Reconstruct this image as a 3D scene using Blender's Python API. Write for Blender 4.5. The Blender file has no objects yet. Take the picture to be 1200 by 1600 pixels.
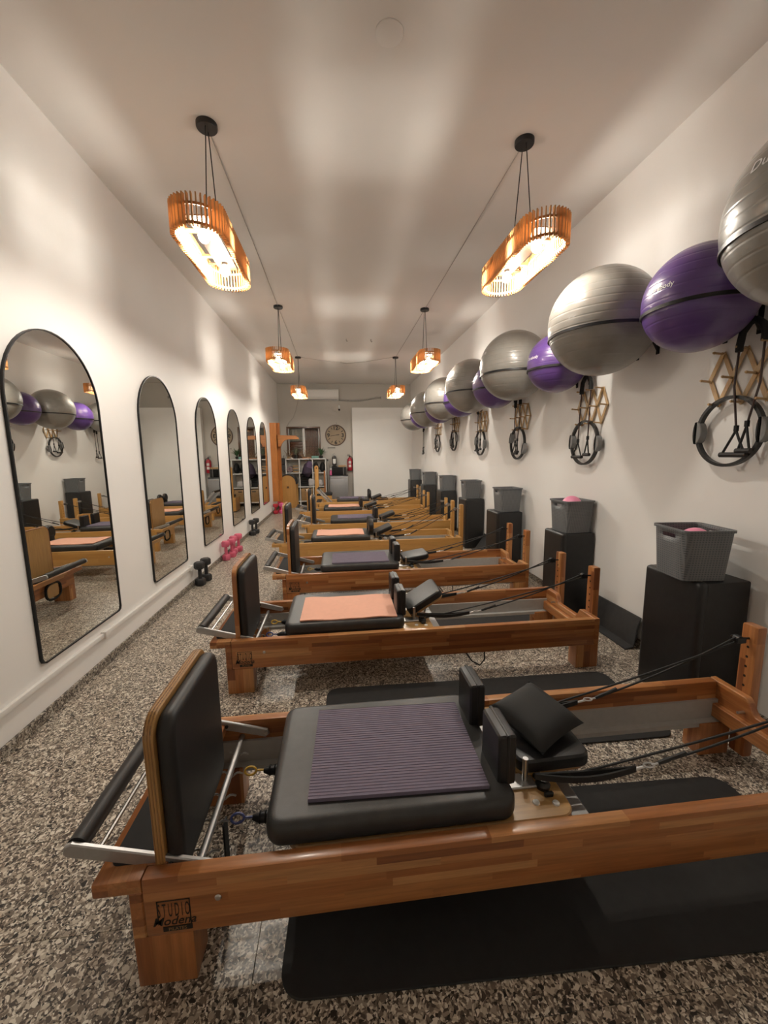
import bpy, bmesh, math, random
from mathutils import Vector, Matrix
random.seed(7)
sc = bpy.context.scene
COL = sc.collection
PI = math.pi

# ---------------------------------------------------------------- camera, world, exposure
def make_camera():
    f, yaw, pitch, roll, h = 628.0, 6.39, 8.28, -0.74, 1.4
    y, p, r = (math.radians(a) for a in (yaw, pitch, roll))
    fwd = Vector((math.sin(y)*math.cos(p), math.cos(y)*math.cos(p), -math.sin(p)))
    right = Vector((math.cos(y), -math.sin(y), 0))
    up = right.cross(fwd)
    r2 = right*math.cos(r) + up*math.sin(r)
    u2 = -right*math.sin(r) + up*math.cos(r)
    cd = bpy.data.cameras.new('camera')
    cd.sensor_fit = 'HORIZONTAL'; cd.sensor_width = 36.0
    cd.lens = f*36.0/1200.0
    cd.clip_start = 0.02; cd.clip_end = 100
    co = bpy.data.objects.new('camera', cd); COL.objects.link(co)
    m = Matrix((r2, u2, -fwd)).transposed().to_4x4()
    m.translation = Vector((0, 0, h))
    co.matrix_world = m
    sc.camera = co
make_camera()
w = bpy.data.worlds.new('night'); sc.world = w; w.use_nodes = True
w.node_tree.nodes['Background'].inputs[0].default_value = (0.02, 0.02, 0.025, 1)
w.node_tree.nodes['Background'].inputs[1].default_value = 0.3
sc.view_settings.view_transform = 'Standard'
sc.view_settings.look = 'None'
sc.view_settings.gamma = 1.0
sc.view_settings.use_curve_mapping = False
sc.view_settings.exposure = -0.05
BULB_STRENGTH = 900.0
BULB_COLOR = (1.0, 0.94, 0.83)
try:
    sc.cycles.use_denoising = True
    sc.cycles.max_bounces = 10
    sc.cycles.diffuse_bounces = 6
    sc.cycles.glossy_bounces = 5
    sc.cycles.sample_clamp_indirect = 6.0
    sc.cycles.blur_glossy = 0.6
except Exception:
    pass

# room
XL, XR, YB, YF, H = -1.605, 2.107, 11.65, -1.1, 3.335

# ---------------------------------------------------------------- node helpers
def new_mat(name):
    m = bpy.data.materials.new(name); m.use_nodes = True
    nt = m.node_tree
    return m, nt, nt.nodes['Principled BSDF']
def N(nt, t, **kw):
    n = nt.nodes.new(t)
    for k, v in kw.items():
        setattr(n, k, v)
    return n
def link(nt, a, b): nt.links.new(a, b)
def mathn(nt, op, a, b=None, c=None):
    n = N(nt, 'ShaderNodeMath', operation=op)
    for i, v in enumerate((a, b, c)):
        if v is None: continue
        if isinstance(v, (int, float)): n.inputs[i].default_value = v
        else: link(nt, v, n.inputs[i])
    return n.outputs[0]
def ramp(nt, fac, stops, interp='LINEAR'):
    n = N(nt, 'ShaderNodeValToRGB'); cr = n.color_ramp; cr.interpolation = interp
    while len(cr.elements) < len(stops): cr.elements.new(0.5)
    for e, (p, c) in zip(cr.elements, stops):
        e.position = p; e.color = (*c, 1)
    link(nt, fac, n.inputs[0])
    return n.outputs[0]
def bump(nt, bsdf, hgt, strength=0.2, dist=0.01):
    b = N(nt, 'ShaderNodeBump'); b.inputs['Strength'].default_value = strength
    b.inputs['Distance'].default_value = dist
    link(nt, hgt, b.inputs['Height']); link(nt, b.outputs[0], bsdf.inputs['Normal'])
def noise(nt, vec, scale, detail=3.0, rough=0.55):
    n = N(nt, 'ShaderNodeTexNoise'); n.inputs['Scale'].default_value = scale
    n.inputs['Detail'].default_value = detail; n.inputs['Roughness'].default_value = rough
    if vec is not None: link(nt, vec, n.inputs['Vector'])
    return n.outputs[0]
def worldpos(nt): return N(nt, 'ShaderNodeNewGeometry').outputs['Position']
def objco(nt): return N(nt, 'ShaderNodeTexCoord').outputs['Object']

def plain(name, col, rough=0.5, metal=0.0, var=0.06, scale=30, bmp=0.0, bscale=200, spec=None, coat=0.0):
    """a simple procedural surface: base colour with slight noise variation and optional fine relief"""
    m, nt, b = new_mat(name)
    v = objco(nt)
    f = noise(nt, v, scale)
    lo = tuple(max(0, c*(1-var)) for c in col); hi = tuple(min(1, c*(1+var)) for c in col)
    link(nt, ramp(nt, f, [(0.3, lo), (0.7, hi)]), b.inputs['Base Color'])
    b.inputs['Roughness'].default_value = rough; b.inputs['Metallic'].default_value = metal
    if spec is not None: b.inputs['Specular IOR Level'].default_value = spec
    if coat: b.inputs['Coat Weight'].default_value = coat; b.inputs['Coat Roughness'].default_value = 0.12
    if bmp: bump(nt, b, noise(nt, v, bscale, 2), bmp, 0.002)
    return m

def plaster(name, col, rough=0.6):
    m, nt, b = new_mat(name); p = worldpos(nt)
    f = noise(nt, p, 1.3, 4)
    link(nt, ramp(nt, f, [(0.25, tuple(c*0.95 for c in col)), (0.75, col)]), b.inputs['Base Color'])
    b.inputs['Roughness'].default_value = rough; b.inputs['Specular IOR Level'].default_value = 0.3
    bump(nt, b, noise(nt, p, 38, 4), 0.10, 0.004)
    return m

def terrazzo(name, tint=1.0, rough=0.3):
    m, nt, b = new_mat(name); p = worldpos(nt)
    nz = N(nt, 'ShaderNodeTexNoise'); nz.inputs['Scale'].default_value = 30; link(nt, p, nz.inputs['Vector'])
    mx = N(nt, 'ShaderNodeVectorMath', operation='MULTIPLY_ADD')
    link(nt, nz.outputs['Color'], mx.inputs[0]); mx.inputs[1].default_value = (0.022,)*3; link(nt, p, mx.inputs[2])
    v = mx.outputs[0]
    def vor(scale, feature='F1'):
        n = N(nt, 'ShaderNodeTexVoronoi', feature=feature); n.inputs['Scale'].default_value = scale
        link(nt, v, n.inputs['Vector']); return n
    big = vor(62); bige = vor(62, 'DISTANCE_TO_EDGE'); sm = vor(170)
    s1 = N(nt, 'ShaderNodeSeparateColor'); link(nt, big.outputs['Color'], s1.inputs[0])
    s2 = N(nt, 'ShaderNodeSeparateColor'); link(nt, sm.outputs['Color'], s2.inputs[0])
    t = tint
    stops = [(0.0, (.022, .018, .015)), (0.10, (.075, .058, .045)), (0.30, (.17, .135, .105)), (0.50, (.32, .27, .215)),
             (0.68, (.50, .445, .365)), (0.86, (.68, .63, .545))]
    stops = [(q, tuple(c*t for c in cc)) for q, cc in stops]
    cbig = ramp(nt, s1.outputs[0], stops, 'CONSTANT')
    csm = ramp(nt, s2.outputs[1], stops, 'CONSTANT')
    # cement matrix shows between the big chips, filled with small chips
    edge = mathn(nt, 'LESS_THAN', bige.outputs[0], 0.13)
    pick = mathn(nt, 'GREATER_THAN', s1.outputs[2], 0.60)
    fac = mathn(nt, 'MAXIMUM', edge, pick)
    mix = N(nt, 'ShaderNodeMix', data_type='RGBA')
    link(nt, fac, mix.inputs['Factor']); link(nt, cbig, mix.inputs['A']); link(nt, csm, mix.inputs['B'])
    link(nt, mix.outputs['Result'], b.inputs['Base Color'])
    rr = noise(nt, p, 3.0, 3)
    link(nt, mathn(nt, 'MULTIPLY_ADD', rr, 0.25, rough-0.10), b.inputs['Roughness'])
    b.inputs['Specular IOR Level'].default_value = 0.45
    return m

def wood(name, axis, cols, sw=0.024, sl=0.42, rough=0.32, grain=0.18, coat=0.25):
    """glued-up staves running along `axis`, each stave its own tint, grain along it"""
    m, nt, b = new_mat(name); v = objco(nt)
    s = N(nt, 'ShaderNodeSeparateXYZ'); link(nt, v, s.inputs[0])
    ax = {'x': 0, 'y': 1, 'z': 2}[axis]; c1, c2 = [i for i in (2, 1, 0) if i != ax][:2]
    r1 = mathn(nt, 'FLOOR', mathn(nt, 'DIVIDE', s.outputs[c1], sw))
    r2 = mathn(nt, 'FLOOR', mathn(nt, 'DIVIDE', s.outputs[c2], sw*1.9))
    oi = N(nt, 'ShaderNodeObjectInfo').outputs['Random']
    row = mathn(nt, 'ADD', mathn(nt, 'MULTIPLY_ADD', r2, 17.0, r1), mathn(nt, 'MULTIPLY', oi, 91.0))
    wn = N(nt, 'ShaderNodeTexWhiteNoise', noise_dimensions='1D'); link(nt, row, wn.inputs['W'])
    seg = mathn(nt, 'FLOOR', mathn(nt, 'DIVIDE', mathn(nt, 'MULTIPLY_ADD', wn.outputs['Value'], sl*5, s.outputs[ax]), sl))
    wn2 = N(nt, 'ShaderNodeTexWhiteNoise', noise_dimensions='2D')
    cv = N(nt, 'ShaderNodeCombineXYZ'); link(nt, row, cv.inputs[0]); link(nt, seg, cv.inputs[1]); link(nt, cv.outputs[0], wn2.inputs['Vector'])
    n = len(cols)
    base = ramp(nt, wn2.outputs['Value'], [(i/(n-1), c) for i, c in enumerate(cols)])
    mp = N(nt, 'ShaderNodeVectorMath', operation='MULTIPLY'); sc_ = [55.0, 55.0, 55.0]; sc_[ax] = 3.0
    mp.inputs[1].default_value = sc_; link(nt, v, mp.inputs[0])
    off = N(nt, 'ShaderNodeVectorMath', operation='ADD'); link(nt, mp.outputs[0], off.inputs[0]); link(nt, cv.outputs[0], off.inputs[1])
    g = noise(nt, off.outputs[0], 1.6, 4, 0.65)
    mix = N(nt, 'ShaderNodeMix', data_type='RGBA', blend_type='MULTIPLY'); mix.inputs['Factor'].default_value = 1.0
    link(nt, base, mix.inputs['A'])
    link(nt, ramp(nt, g, [(0.25, (1-2.2*grain,)*3), (0.7, (1.0, 1.0, 1.0))]), mix.inputs['B'])
    link(nt, mix.outputs['Result'], b.inputs['Base Color'])
    b.inputs['Roughness'].default_value = rough
    b.inputs['Coat Weight'].default_value = coat; b.inputs['Coat Roughness'].default_value = 0.15
    bump(nt, b, g, 0.05, 0.002)
    return m

MAHOG = [(.23, .072, .021), (.37, .130, .038), (.48, .190, .060), (.38, .132, .038), (.62, .310, .118), (.43, .160, .049), (.52, .22, .073)]
MAPLE = [(.52, .265, .075), (.57, .30, .09), (.61, .335, .105), (.55, .285, .08)]
PINE = [(.46, .15, .03), (.52, .19, .04), (.58, .23, .055), (.48, .165, .033)]
M = {}
for a in 'xyz':
    M['mahog_'+a] = wood('mahogany_staves_'+a, a, MAHOG)
    M['maple_'+a] = wood('yellow_maple_'+a, a, MAPLE, sw=0.06, sl=1.4, grain=0.10)
    M['pine_'+a] = wood('orange_pine_'+a, a, PINE, sw=0.07, sl=1.6, grain=0.22)
M['ply'] = wood('birch_ply', 'x', [(.52, .30, .11), (.58, .35, .14), (.50, .28, .10)], sw=0.2, sl=2, grain=0.12, rough=0.28)
M['ply_z'] = wood('birch_ply_upright', 'z', [(.50, .27, .09), (.55, .31, .11)], sw=0.2, sl=2, grain=0.15, rough=0.3)
M['ply_edge'] = wood('ply_edge_layers', 'z', [(.20, .085, .025), (.42, .22, .075), (.14, .06, .02), (.38, .19, .06)], sw=0.0035, sl=3, grain=0.12)
M['peg'] = wood('pale_peg_wood', 'z', [(.50, .32, .15), (.58, .38, .19)], sw=0.05, sl=2, grain=0.12, coat=0)
M['slat'] = wood('lamp_slat_wood', 'z', [(.50, .245, .085), (.55, .28, .10), (.47, .225, .075)], sw=0.03, sl=2, grain=0.08, coat=0, rough=0.6)
M['wall'] = plaster('white_plaster', (.87, .85, .825))
M['ceil'] = plaster('white_ceiling_paint', (.80, .775, .745), 0.75)
M['panel'] = plaster('smooth_white_panel', (.92, .91, .885), 0.5)
M['backwall'] = plaster('greige_plaster', (.56, .53, .48))
M['floor'] = terrazzo('terrazzo', 1.18)
M['skirt'] = terrazzo('terrazzo_skirting', 0.75, 0.5)
M['grout'] = plain('tile_joint', (.16, .135, .11), 0.8)
M['lamp_plate'] = plain('lamp_plate_wood', (.060, .034, .016), 0.6)
M['leather'] = plain('black_vinyl', (.013, .0125, .013), 0.40, bmp=0.10, bscale=260, var=0.2)
M['leather2'] = plain('black_vinyl_matt', (.012, .0115, .012), 0.50, bmp=0.12, bscale=240, var=0.2)
M['carriage'] = plain('carriage_vinyl', (.032, .0315, .031), 0.42, bmp=0.14, bscale=420, var=0.15)
M['mat'] = plain('black_foam_mat', (.016, .0155, .0155), 0.75, bmp=0.25, bscale=500, var=0.15)
M['lean'] = plain('charcoal_foam_mat', (.028, .028, .029), 0.7, bmp=0.25, bscale=500, var=0.15)
M['grip'] = plain('black_grip_tape', (.02, .02, .021), 0.85, bmp=0.3, bscale=700)
M['cushion'] = plain('black_cushion_cloth', (.009, .009, .009), 0.7, bmp=0.1, bscale=600)
M['purple_pad'] = plain('purple_grey_foam', (.165, .138, .195), 0.75, bmp=0.12, bscale=500)
M['salmon_pad'] = plain('salmon_foam', (.80, .42, .30), 0.75, bmp=0.12, bscale=500, var=0.03)
M['foam'] = plain('dark_foam_grip', (.016, .014, .014), 0.5, bmp=0.2, bscale=300)
M['rope'] = plain('black_rope', (.010, .010, .010), 0.6, bmp=0.5, bscale=500)
M['strap'] = plain('black_webbing', (.012, .012, .012), 0.75, bmp=0.3, bscale=600)
M['tube'] = plain('dark_latex_tube', (.035, .012, .010), 0.35)
M['black'] = plain('black_plastic', (.012, .012, .012), 0.35)
M['black_metal'] = plain('black_painted_metal', (.012, .012, .013), 0.4, 0.3)
M['steel'] = plain('steel', (.62, .61, .60), 0.28, 1.0, var=0.04)
M['alu'] = plain('brushed_aluminium', (.46, .455, .45), 0.42, 0.85, var=0.05, scale=80)
M['track'] = plain('grey_aluminium_track', (.46, .455, .44), 0.5, 0.15, var=0.05)
M['yellow'] = plain('yellow_hook', (.60, .36, .03), 0.4)
M['blue'] = plain('blue_hook', (.04, .06, .22), 0.4)
M['spring'] = plain('dark_spring', (.03, .03, .032), 0.4, 0.6)
M['grey_pad'] = plain('grey_rubber_pad', (.20, .20, .20), 0.55)
M['pink'] = plain('pink_vinyl', (.62, .12, .20), 0.45, var=0.05)
M['hotpink'] = plain('pink_ball', (.78, .26, .40), 0.4, var=0.03)
M['rose'] = plain('rose_vinyl', (.70, .12, .30), 0.45)
M['red'] = plain('red_vinyl', (.42, .02, .04), 0.4)
M['dumb'] = plain('charcoal_vinyl', (.022, .022, .024), 0.5)
M['white'] = plain('white_melamine', (.74, .73, .70), 0.4, var=0.02)
M['white_plastic'] = plain('white_plastic', (.75, .73, .70), 0.4, var=0.02)
M['fridge'] = plain('grey_fridge_steel', (.30, .30, .305), 0.42, 0.5, var=0.03)
M['print'] = plain('dark_print', (.012, .008, .006), 0.5)
M['print_light'] = plain('light_print', (.36, .19, .075), 0.5)
M['white_print'] = plain('white_ball_print', (.72, .70, .70), 0.5)
M['brown'] = wood('dark_brown_frame', 'z', [(.10, .045, .02), (.13, .06, .028)], sw=0.06, sl=2)
M['terracotta'] = wood('brown_slatted_board', 'x', [(.26, .095, .048), (.31, .12, .06), (.22, .08, .04)], sw=0.06, sl=2, coat=0)
M['curtain'] = plain('pale_curtain', (.55, .52, .46), 0.9)
M['dial'] = plain('tan_clock_face', (.34, .26, .17), 0.6, var=0.08, scale=6)
M['soil'] = plain('dark_pot', (.02, .018, .016), 0.5)
M['leaf'] = plain('green_leaf', (.035, .085, .03), 0.5, var=0.3)
M['leaf2'] = plain('grey_green_leaf', (.14, .15, .10), 0.6, var=0.3)
M['twig'] = plain('pale_twig', (.25, .17, .10), 0.7, var=0.3)
M['teal'] = plain('teal_box', (.16, .33, .29), 0.5)
M['cloth_purple'] = plain('dark_purple_cloth', (.045, .03, .055), 0.8)
M['cloth_violet'] = plain('violet_cloth', (.12, .08, .15), 0.8)
M['towel'] = plain('mauve_towel', (.26, .19, .19), 0.9)
M['kraft'] = wood('kraft_wood_box', 'x', [(.45, .27, .12), (.50, .31, .14)], sw=0.05, sl=1, coat=0)
M['pack'] = plain('dark_grey_case', (.045, .046, .048), 0.45)
M['cable'] = plain('grey_cable', (.42, .39, .36), 0.6)
M['duct'] = plain('duct_tape_grey', (.36, .34, .31), 0.5, var=0.12)
M['smoke'] = plain('dark_screen', (.008, .008, .009), 0.12)
M['dark_hole'] = plain('drilled_hole', (.01, .006, .004), 0.9)
M['fluff'] = plain('pale_plastic_bag', (.55, .52, .52), 0.5)

def ball_mat(name, col, rough):
    m, nt, b = new_mat(name); v = objco(nt)
    s = N(nt, 'ShaderNodeSeparateXYZ'); link(nt, v, s.inputs[0])
    f = noise(nt, v, 14, 3)
    link(nt, ramp(nt, f, [(0.3, tuple(c*0.93 for c in col)), (0.7, tuple(c*1.05 for c in col))]), b.inputs['Base Color'])
    b.inputs['Roughness'].default_value = rough
    b.inputs['Specular IOR Level'].default_value = 0.6
    b.inputs['Coat Weight'].default_value = 0.35; b.inputs['Coat Roughness'].default_value = 0.08
    # moulded grip rings around the ball
    ph = mathn(nt, 'FRACT', mathn(nt, 'MULTIPLY', s.outputs[2], 22.0))
    groove = mathn(nt, 'SMOOTH_MIN', 1.0, mathn(nt, 'MULTIPLY', mathn(nt, 'ABSOLUTE', mathn(nt, 'SUBTRACT', ph, 0.5)), 7.0), 0.1)
    groove = mathn(nt, 'SUBTRACT', 1.0, groove)
    bump(nt, b, mathn(nt, 'SUBTRACT', 1.0, groove), 0.4, 0.0025)
    return m
M['ball_grey'] = ball_mat('pearl_grey_ball', (.235, .222, .20), 0.30)
M['ball_purple'] = ball_mat('purple_ball', (.092, .044, .20), 0.32)

def basket_mat():
    m, nt, b = new_mat('grey_woven_plastic'); v = objco(nt)
    s = N(nt, 'ShaderNodeSeparateXYZ'); link(nt, v, s.inputs[0])
    xy = mathn(nt, 'ADD', s.outputs[0], s.outputs[1])
    a = mathn(nt, 'ABSOLUTE', mathn(nt, 'SINE', mathn(nt, 'MULTIPLY', xy, 210.0)))
    c = mathn(nt, 'ABSOLUTE', mathn(nt, 'SINE', mathn(nt, 'MULTIPLY', s.outputs[2], 260.0)))
    hgt = mathn(nt, 'MAXIMUM', a, c)
    link(nt, ramp(nt, hgt, [(0.5, (.080, .085, .090)), (1.0, (.150, .158, .165))]), b.inputs['Base Color'])
    b.inputs['Roughness'].default_value = 0.5
    bump(nt, b, hgt, 0.5, 0.003)
    return m
M['basket'] = basket_mat()
def mirror_mat():
    m, nt, b = new_mat('mirror_glass')
    f = noise(nt, objco(nt), 2.0)
    link(nt, ramp(nt, f, [(0.3, (.77, .77, .735)), (0.7, (.79, .79, .755))]), b.inputs['Base Color'])
    b.inputs['Metallic'].default_value = 1.0; b.inputs['Roughness'].default_value = 0.0
    return m
M['mirror'] = mirror_mat()
def glow(name, col, strength):
    m, nt, b = new_mat(name)
    b.inputs['Base Color'].default_value = (1, 1, 1, 1)
    b.inputs['Emission Color'].default_value = (*col, 1)
    b.inputs['Emission Strength'].default_value = strength
    return m
M['bulb'] = glow('lit_bulb', BULB_COLOR, BULB_STRENGTH)
def glass_mat():
    m = bpy.data.materials.new('window_glass'); m.use_nodes = True; nt = m.node_tree; nt.nodes.clear()
    out = N(nt, 'ShaderNodeOutputMaterial'); mix = N(nt, 'ShaderNodeMixShader'); fr = N(nt, 'ShaderNodeFresnel'); fr.inputs[0].default_value = 1.5
    tr = N(nt, 'ShaderNodeBsdfTransparent'); tr.inputs[0].default_value = (.93, .94, .93, 1)
    gl = N(nt, 'ShaderNodeBsdfGlossy'); gl.inputs['Roughness'].default_value = 0.02
    link(nt, fr.outputs[0], mix.inputs[0]); link(nt, tr.outputs[0], mix.inputs[1]); link(nt, gl.outputs[0], mix.inputs[2]); link(nt, mix.outputs[0], out.inputs[0])
    return m
M['glass'] = glass_mat()

# ---------------------------------------------------------------- mesh helpers
def B(): return bmesh.new()
def merge(bm, tmp, mat=None):
    if mat is not None: bmesh.ops.transform(tmp, matrix=mat, verts=tmp.verts)
    me = bpy.data.meshes.new('tmp'); tmp.to_mesh(me); tmp.free(); bm.from_mesh(me); bpy.data.meshes.remove(me)
def box(bm, x0, x1, y0, y1, z0, z1, bev=0.0, seg=2, mat=None):
    t = bmesh.new(); bmesh.ops.create_cube(t, size=1.0)
    for v in t.verts:
        v.co = Vector((x0+(v.co.x+.5)*(x1-x0), y0+(v.co.y+.5)*(y1-y0), z0+(v.co.z+.5)*(z1-z0)))
    if bev > 0:
        bmesh.ops.bevel(t, geom=t.edges[:], offset=bev, segments=seg, profile=0.6, affect='EDGES')
    merge(bm, t, mat); return bm
def prism(bm, poly, axis, a, b, bev=0.0, seg=2, mat=None):
    """extrude a 2D polygon along an axis from a to b"""
    t = bmesh.new()
    def P(p, q):
        if axis == 'x': return (q, p[0], p[1])
        if axis == 'y': return (p[0], q, p[1])
        return (p[0], p[1], q)
    va = [t.verts.new(P(p, a)) for p in poly]; vb = [t.verts.new(P(p, b)) for p in poly]
    n = len(poly); fa = t.faces.new(va); fb = t.faces.new(vb)
    for i in range(n): t.faces.new((va[i], va[(i+1) % n], vb[(i+1) % n], vb[i]))
    bmesh.ops.recalc_face_normals(t, faces=t.faces[:])
    if bev > 0:
        es = [e for f in (fa, fb) for e in f.edges]
        bmesh.ops.bevel(t, geom=es, offset=bev, segments=seg, profile=0.6, affect='EDGES')
    merge(bm, t, mat); return bm
def tube(bm, pts, r, n=8, closed=False, rs=None):
    pts = [Vector(p) for p in pts]; m = len(pts); rings = []
    nrm = None
    for i, p in enumerate(pts):
        if closed: d = pts[(i+1) % m]-pts[i-1]
        else: d = pts[min(i+1, m-1)]-pts[max(i-1, 0)]
        d.normalize()
        if nrm is None:
            nrm = d.cross(Vector((0, 0, 1)))
            if nrm.length < 1e-3: nrm = d.cross(Vector((1, 0, 0)))
        nrm = nrm - d*nrm.dot(d)
        nrm.normalize()
        bi = d.cross(nrm); rr = rs[i] if rs else r
        rings.append([bm.verts.new(p + (nrm*math.cos(2*PI*k/n)+bi*math.sin(2*PI*k/n))*rr) for k in range(n)])
    for i in range(m if closed else m-1):
        a, b = rings[i], rings[(i+1) % m]
        for k in range(n):
            bm.faces.new((a[k], a[(k+1) % n], b[(k+1) % n], b[k]))
    if not closed:
        bm.faces.new(list(reversed(rings[0]))); bm.faces.new(rings[-1])
    return bm
def lathe(bm, prof, n=24, mat=None):
    t = bmesh.new(); rings = []
    for r, z in prof:
        if r < 1e-6: rings.append([t.verts.new((0, 0, z))])
        else: rings.append([t.verts.new((r*math.cos(2*PI*k/n), r*math.sin(2*PI*k/n), z)) for k in range(n)])
    for a, b in zip(rings, rings[1:]):
        for k in range(n):
            k2 = (k+1) % n
            if len(a) == 1 and len(b) == 1: continue
            if len(a) == 1: t.faces.new((a[0], b[k], b[k2]))
            elif len(b) == 1: t.faces.new((a[k], a[k2], b[0]))
            else: t.faces.new((a[k], a[k2], b[k2], b[k]))
    bmesh.ops.recalc_face_normals(t, faces=t.faces[:])
    merge(bm, t, mat); return bm
def sphere(bm, c, r, u=16, v=10, s=(1, 1, 1)):
    t = bmesh.new(); bmesh.ops.create_uvsphere(t, u_segments=u, v_segments=v, radius=r)
    merge(bm, t, Matrix.Translation(c) @ Matrix.Diagonal((*s, 1))); return bm
def cyl(bm, a, b, r, n=16): return tube(bm, [a, b], r, n)
def rrect(x0, x1, y0, y1, r, n=5):
    P = []
    for cx, cy, a0 in ((x1-r, y1-r, 0), (x0+r, y1-r, 90), (x0+r, y0+r, 180), (x1-r, y0+r, 270)):
        for k in range(n+1):
            a = math.radians(a0+90*k/n); P.append((cx+r*math.cos(a), cy+r*math.sin(a)))
    return P
def obj(name, bm, mat, parent=None, smooth=True, auto=True):
    if isinstance(bm, bpy.types.Mesh): me = bm
    else:
        bmesh.ops.recalc_face_normals(bm, faces=bm.faces[:])
        me = bpy.data.meshes.new(name); bm.to_mesh(me); bm.free()
        me.materials.append(mat)
        if smooth:
            me.shade_smooth()
            me.set_sharp_from_angle(angle=math.radians(35))
    o = bpy.data.objects.new(name, me); COL.objects.link(o)
    if parent is not None: o.parent = parent
    return o
def tag(o, label, cat, group=None):
    o['label'] = label; o['category'] = cat
    if group: o['group'] = group
    return o
def thing(name, label, cat, loc=(0, 0, 0), rz=0.0, group=None):
    o = bpy.data.objects.new(name, None); COL.objects.link(o)
    o.empty_display_size = 0.05
    o.location = loc; o.rotation_euler = (0, 0, rz)
    return tag(o, label, cat, group)
def struct(name, bm, mat, parent=None, smooth=False):
    o = obj(name, bm, mat, parent, smooth)
    if parent is None: o['kind'] = 'structure'
    return o
def text_bm(body, size, shear=0.0, sx=1.0, extrude=0.0, bold=0.0, align='CENTER'):
    cu = bpy.data.curves.new('t', 'FONT'); cu.body = body; cu.size = size; cu.shear = shear
    cu.align_x = align; cu.align_y = 'BOTTOM_BASELINE'; cu.resolution_u = 3
    cu.offset = bold; cu.extrude = extrude
    o = bpy.data.objects.new('t', cu); COL.objects.link(o)
    dg = bpy.context.evaluated_depsgraph_get()
    me = bpy.data.meshes.new_from_object(o.evaluated_get(dg))
    bpy.data.objects.remove(o); bpy.data.curves.remove(cu)
    bm = bmesh.new(); bm.from_mesh(me); bpy.data.meshes.remove(me)
    for v in bm.verts: v.co.x *= sx
    return bm

# ---------------------------------------------------------------- room shell
T = 0.12
struct('ceiling', box(B(), XL-T, XR+T, YF-T, YB+T+.4, H, H+T), M['ceil'])
struct('wall_left', box(B(), XL-T, XL, YF, YB+.4, -0.06, H), M['wall'])
struct('wall_right', box(B(), XR, XR+T, YF, YB+.4, -0.06, H), M['wall'])
struct('wall_front', box(B(), XL-T, XR+T, YF-T, YF, -0.06, H), M['wall'])
WX0, WX1, WZ0, WZ1 = -1.40, -0.47, 1.30, 2.17            # window opening in the back wall
bm = B()
box(bm, XL, WX0, YB, YB+T, -0.06, H); box(bm, WX1, XR, YB, YB+T, -0.06, H)
box(bm, WX0, WX1, YB, YB+T, -0.06, WZ0); box(bm, WX0, WX1, YB, YB+T, WZ1, H)
struct('wall_back', bm, M['backwall'])
struct('wall_partition', box(B(), 0.425, XR, 11.46, YB, 0.0, 2.67), M['panel'])
# terrazzo floor: slab, and each tile its own piece with a recessed joint
floor = struct('floor', box(B(), XL-T, XR+T, YF-T, YB+T+.4, -0.12, -0.010), M['grout'])
xs = [XL] + [-1.26+.33*k for k in range(11)] + [XR]
ys = [0.105+.33*k for k in range(-7, 36)]
tile_mesh = {}
far_tiles = B()
def tile_bm(w, d):
    t = B(); g = 0.0006
    return box(t, g, w-g, g, d-g, -0.010, 0.0, 0.0008, 1)
count = 0
for j, (y0, y1) in enumerate(zip(ys, ys[1:])):
    if y0 < YF-.01: y0 = YF
    if y1 > YB: y1 = YB
    if y1-y0 < 0.02: continue
    for x0, x1 in zip(xs, xs[1:]):
        if 0.1 < y0 < 7.9:
            k = (round(x1-x0, 3), round(y1-y0, 3))
            if k not in tile_mesh:
                o = obj('floor_tile', tile_bm(*k), M['floor'], floor, False); tile_mesh[k] = o.data
            else: o = obj('floor_tile', tile_mesh[k], None, floor)
            o.location = (x0, y0, 0); count += 1
        else:
            box(far_tiles, x0+.0006, x1-.0006, y0+.0006, y1-.0006, -0.010, 0.0)
o = obj('floor_tiles_beyond', far_tiles, M['floor'], floor, False); o['kind'] = 'stuff'
# skirtings
struct('baseboard_left', box(B(), XL, XL+.012, YF, YB, 0, 0.062, 0.003, 1), M['skirt'])
struct('baseboard_right', box(B(), XR-.012, XR, YF, 11.46, 0, 0.062, 0.003, 1), M['skirt'])
struct('baseboard_back', box(B(), XL+.012, 0.425, YB-.012, YB, 0, 0.062, 0.003, 1), M['skirt'])
# white conduit along the left wall with its clips
tr = struct('trim_1', box(B(), XL, XL+.022, YF, 4.36, 0.205, 0.235, 0.005, 2), M['white_plastic'], smooth=True)
for y in (2.76, 4.36, 0.9):
    obj('conduit_clip', box(B(), XL, XL+.034, y-.028, y+.028, 0.196, 0.246, 0.006, 2), M['white_plastic'], tr)

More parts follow.
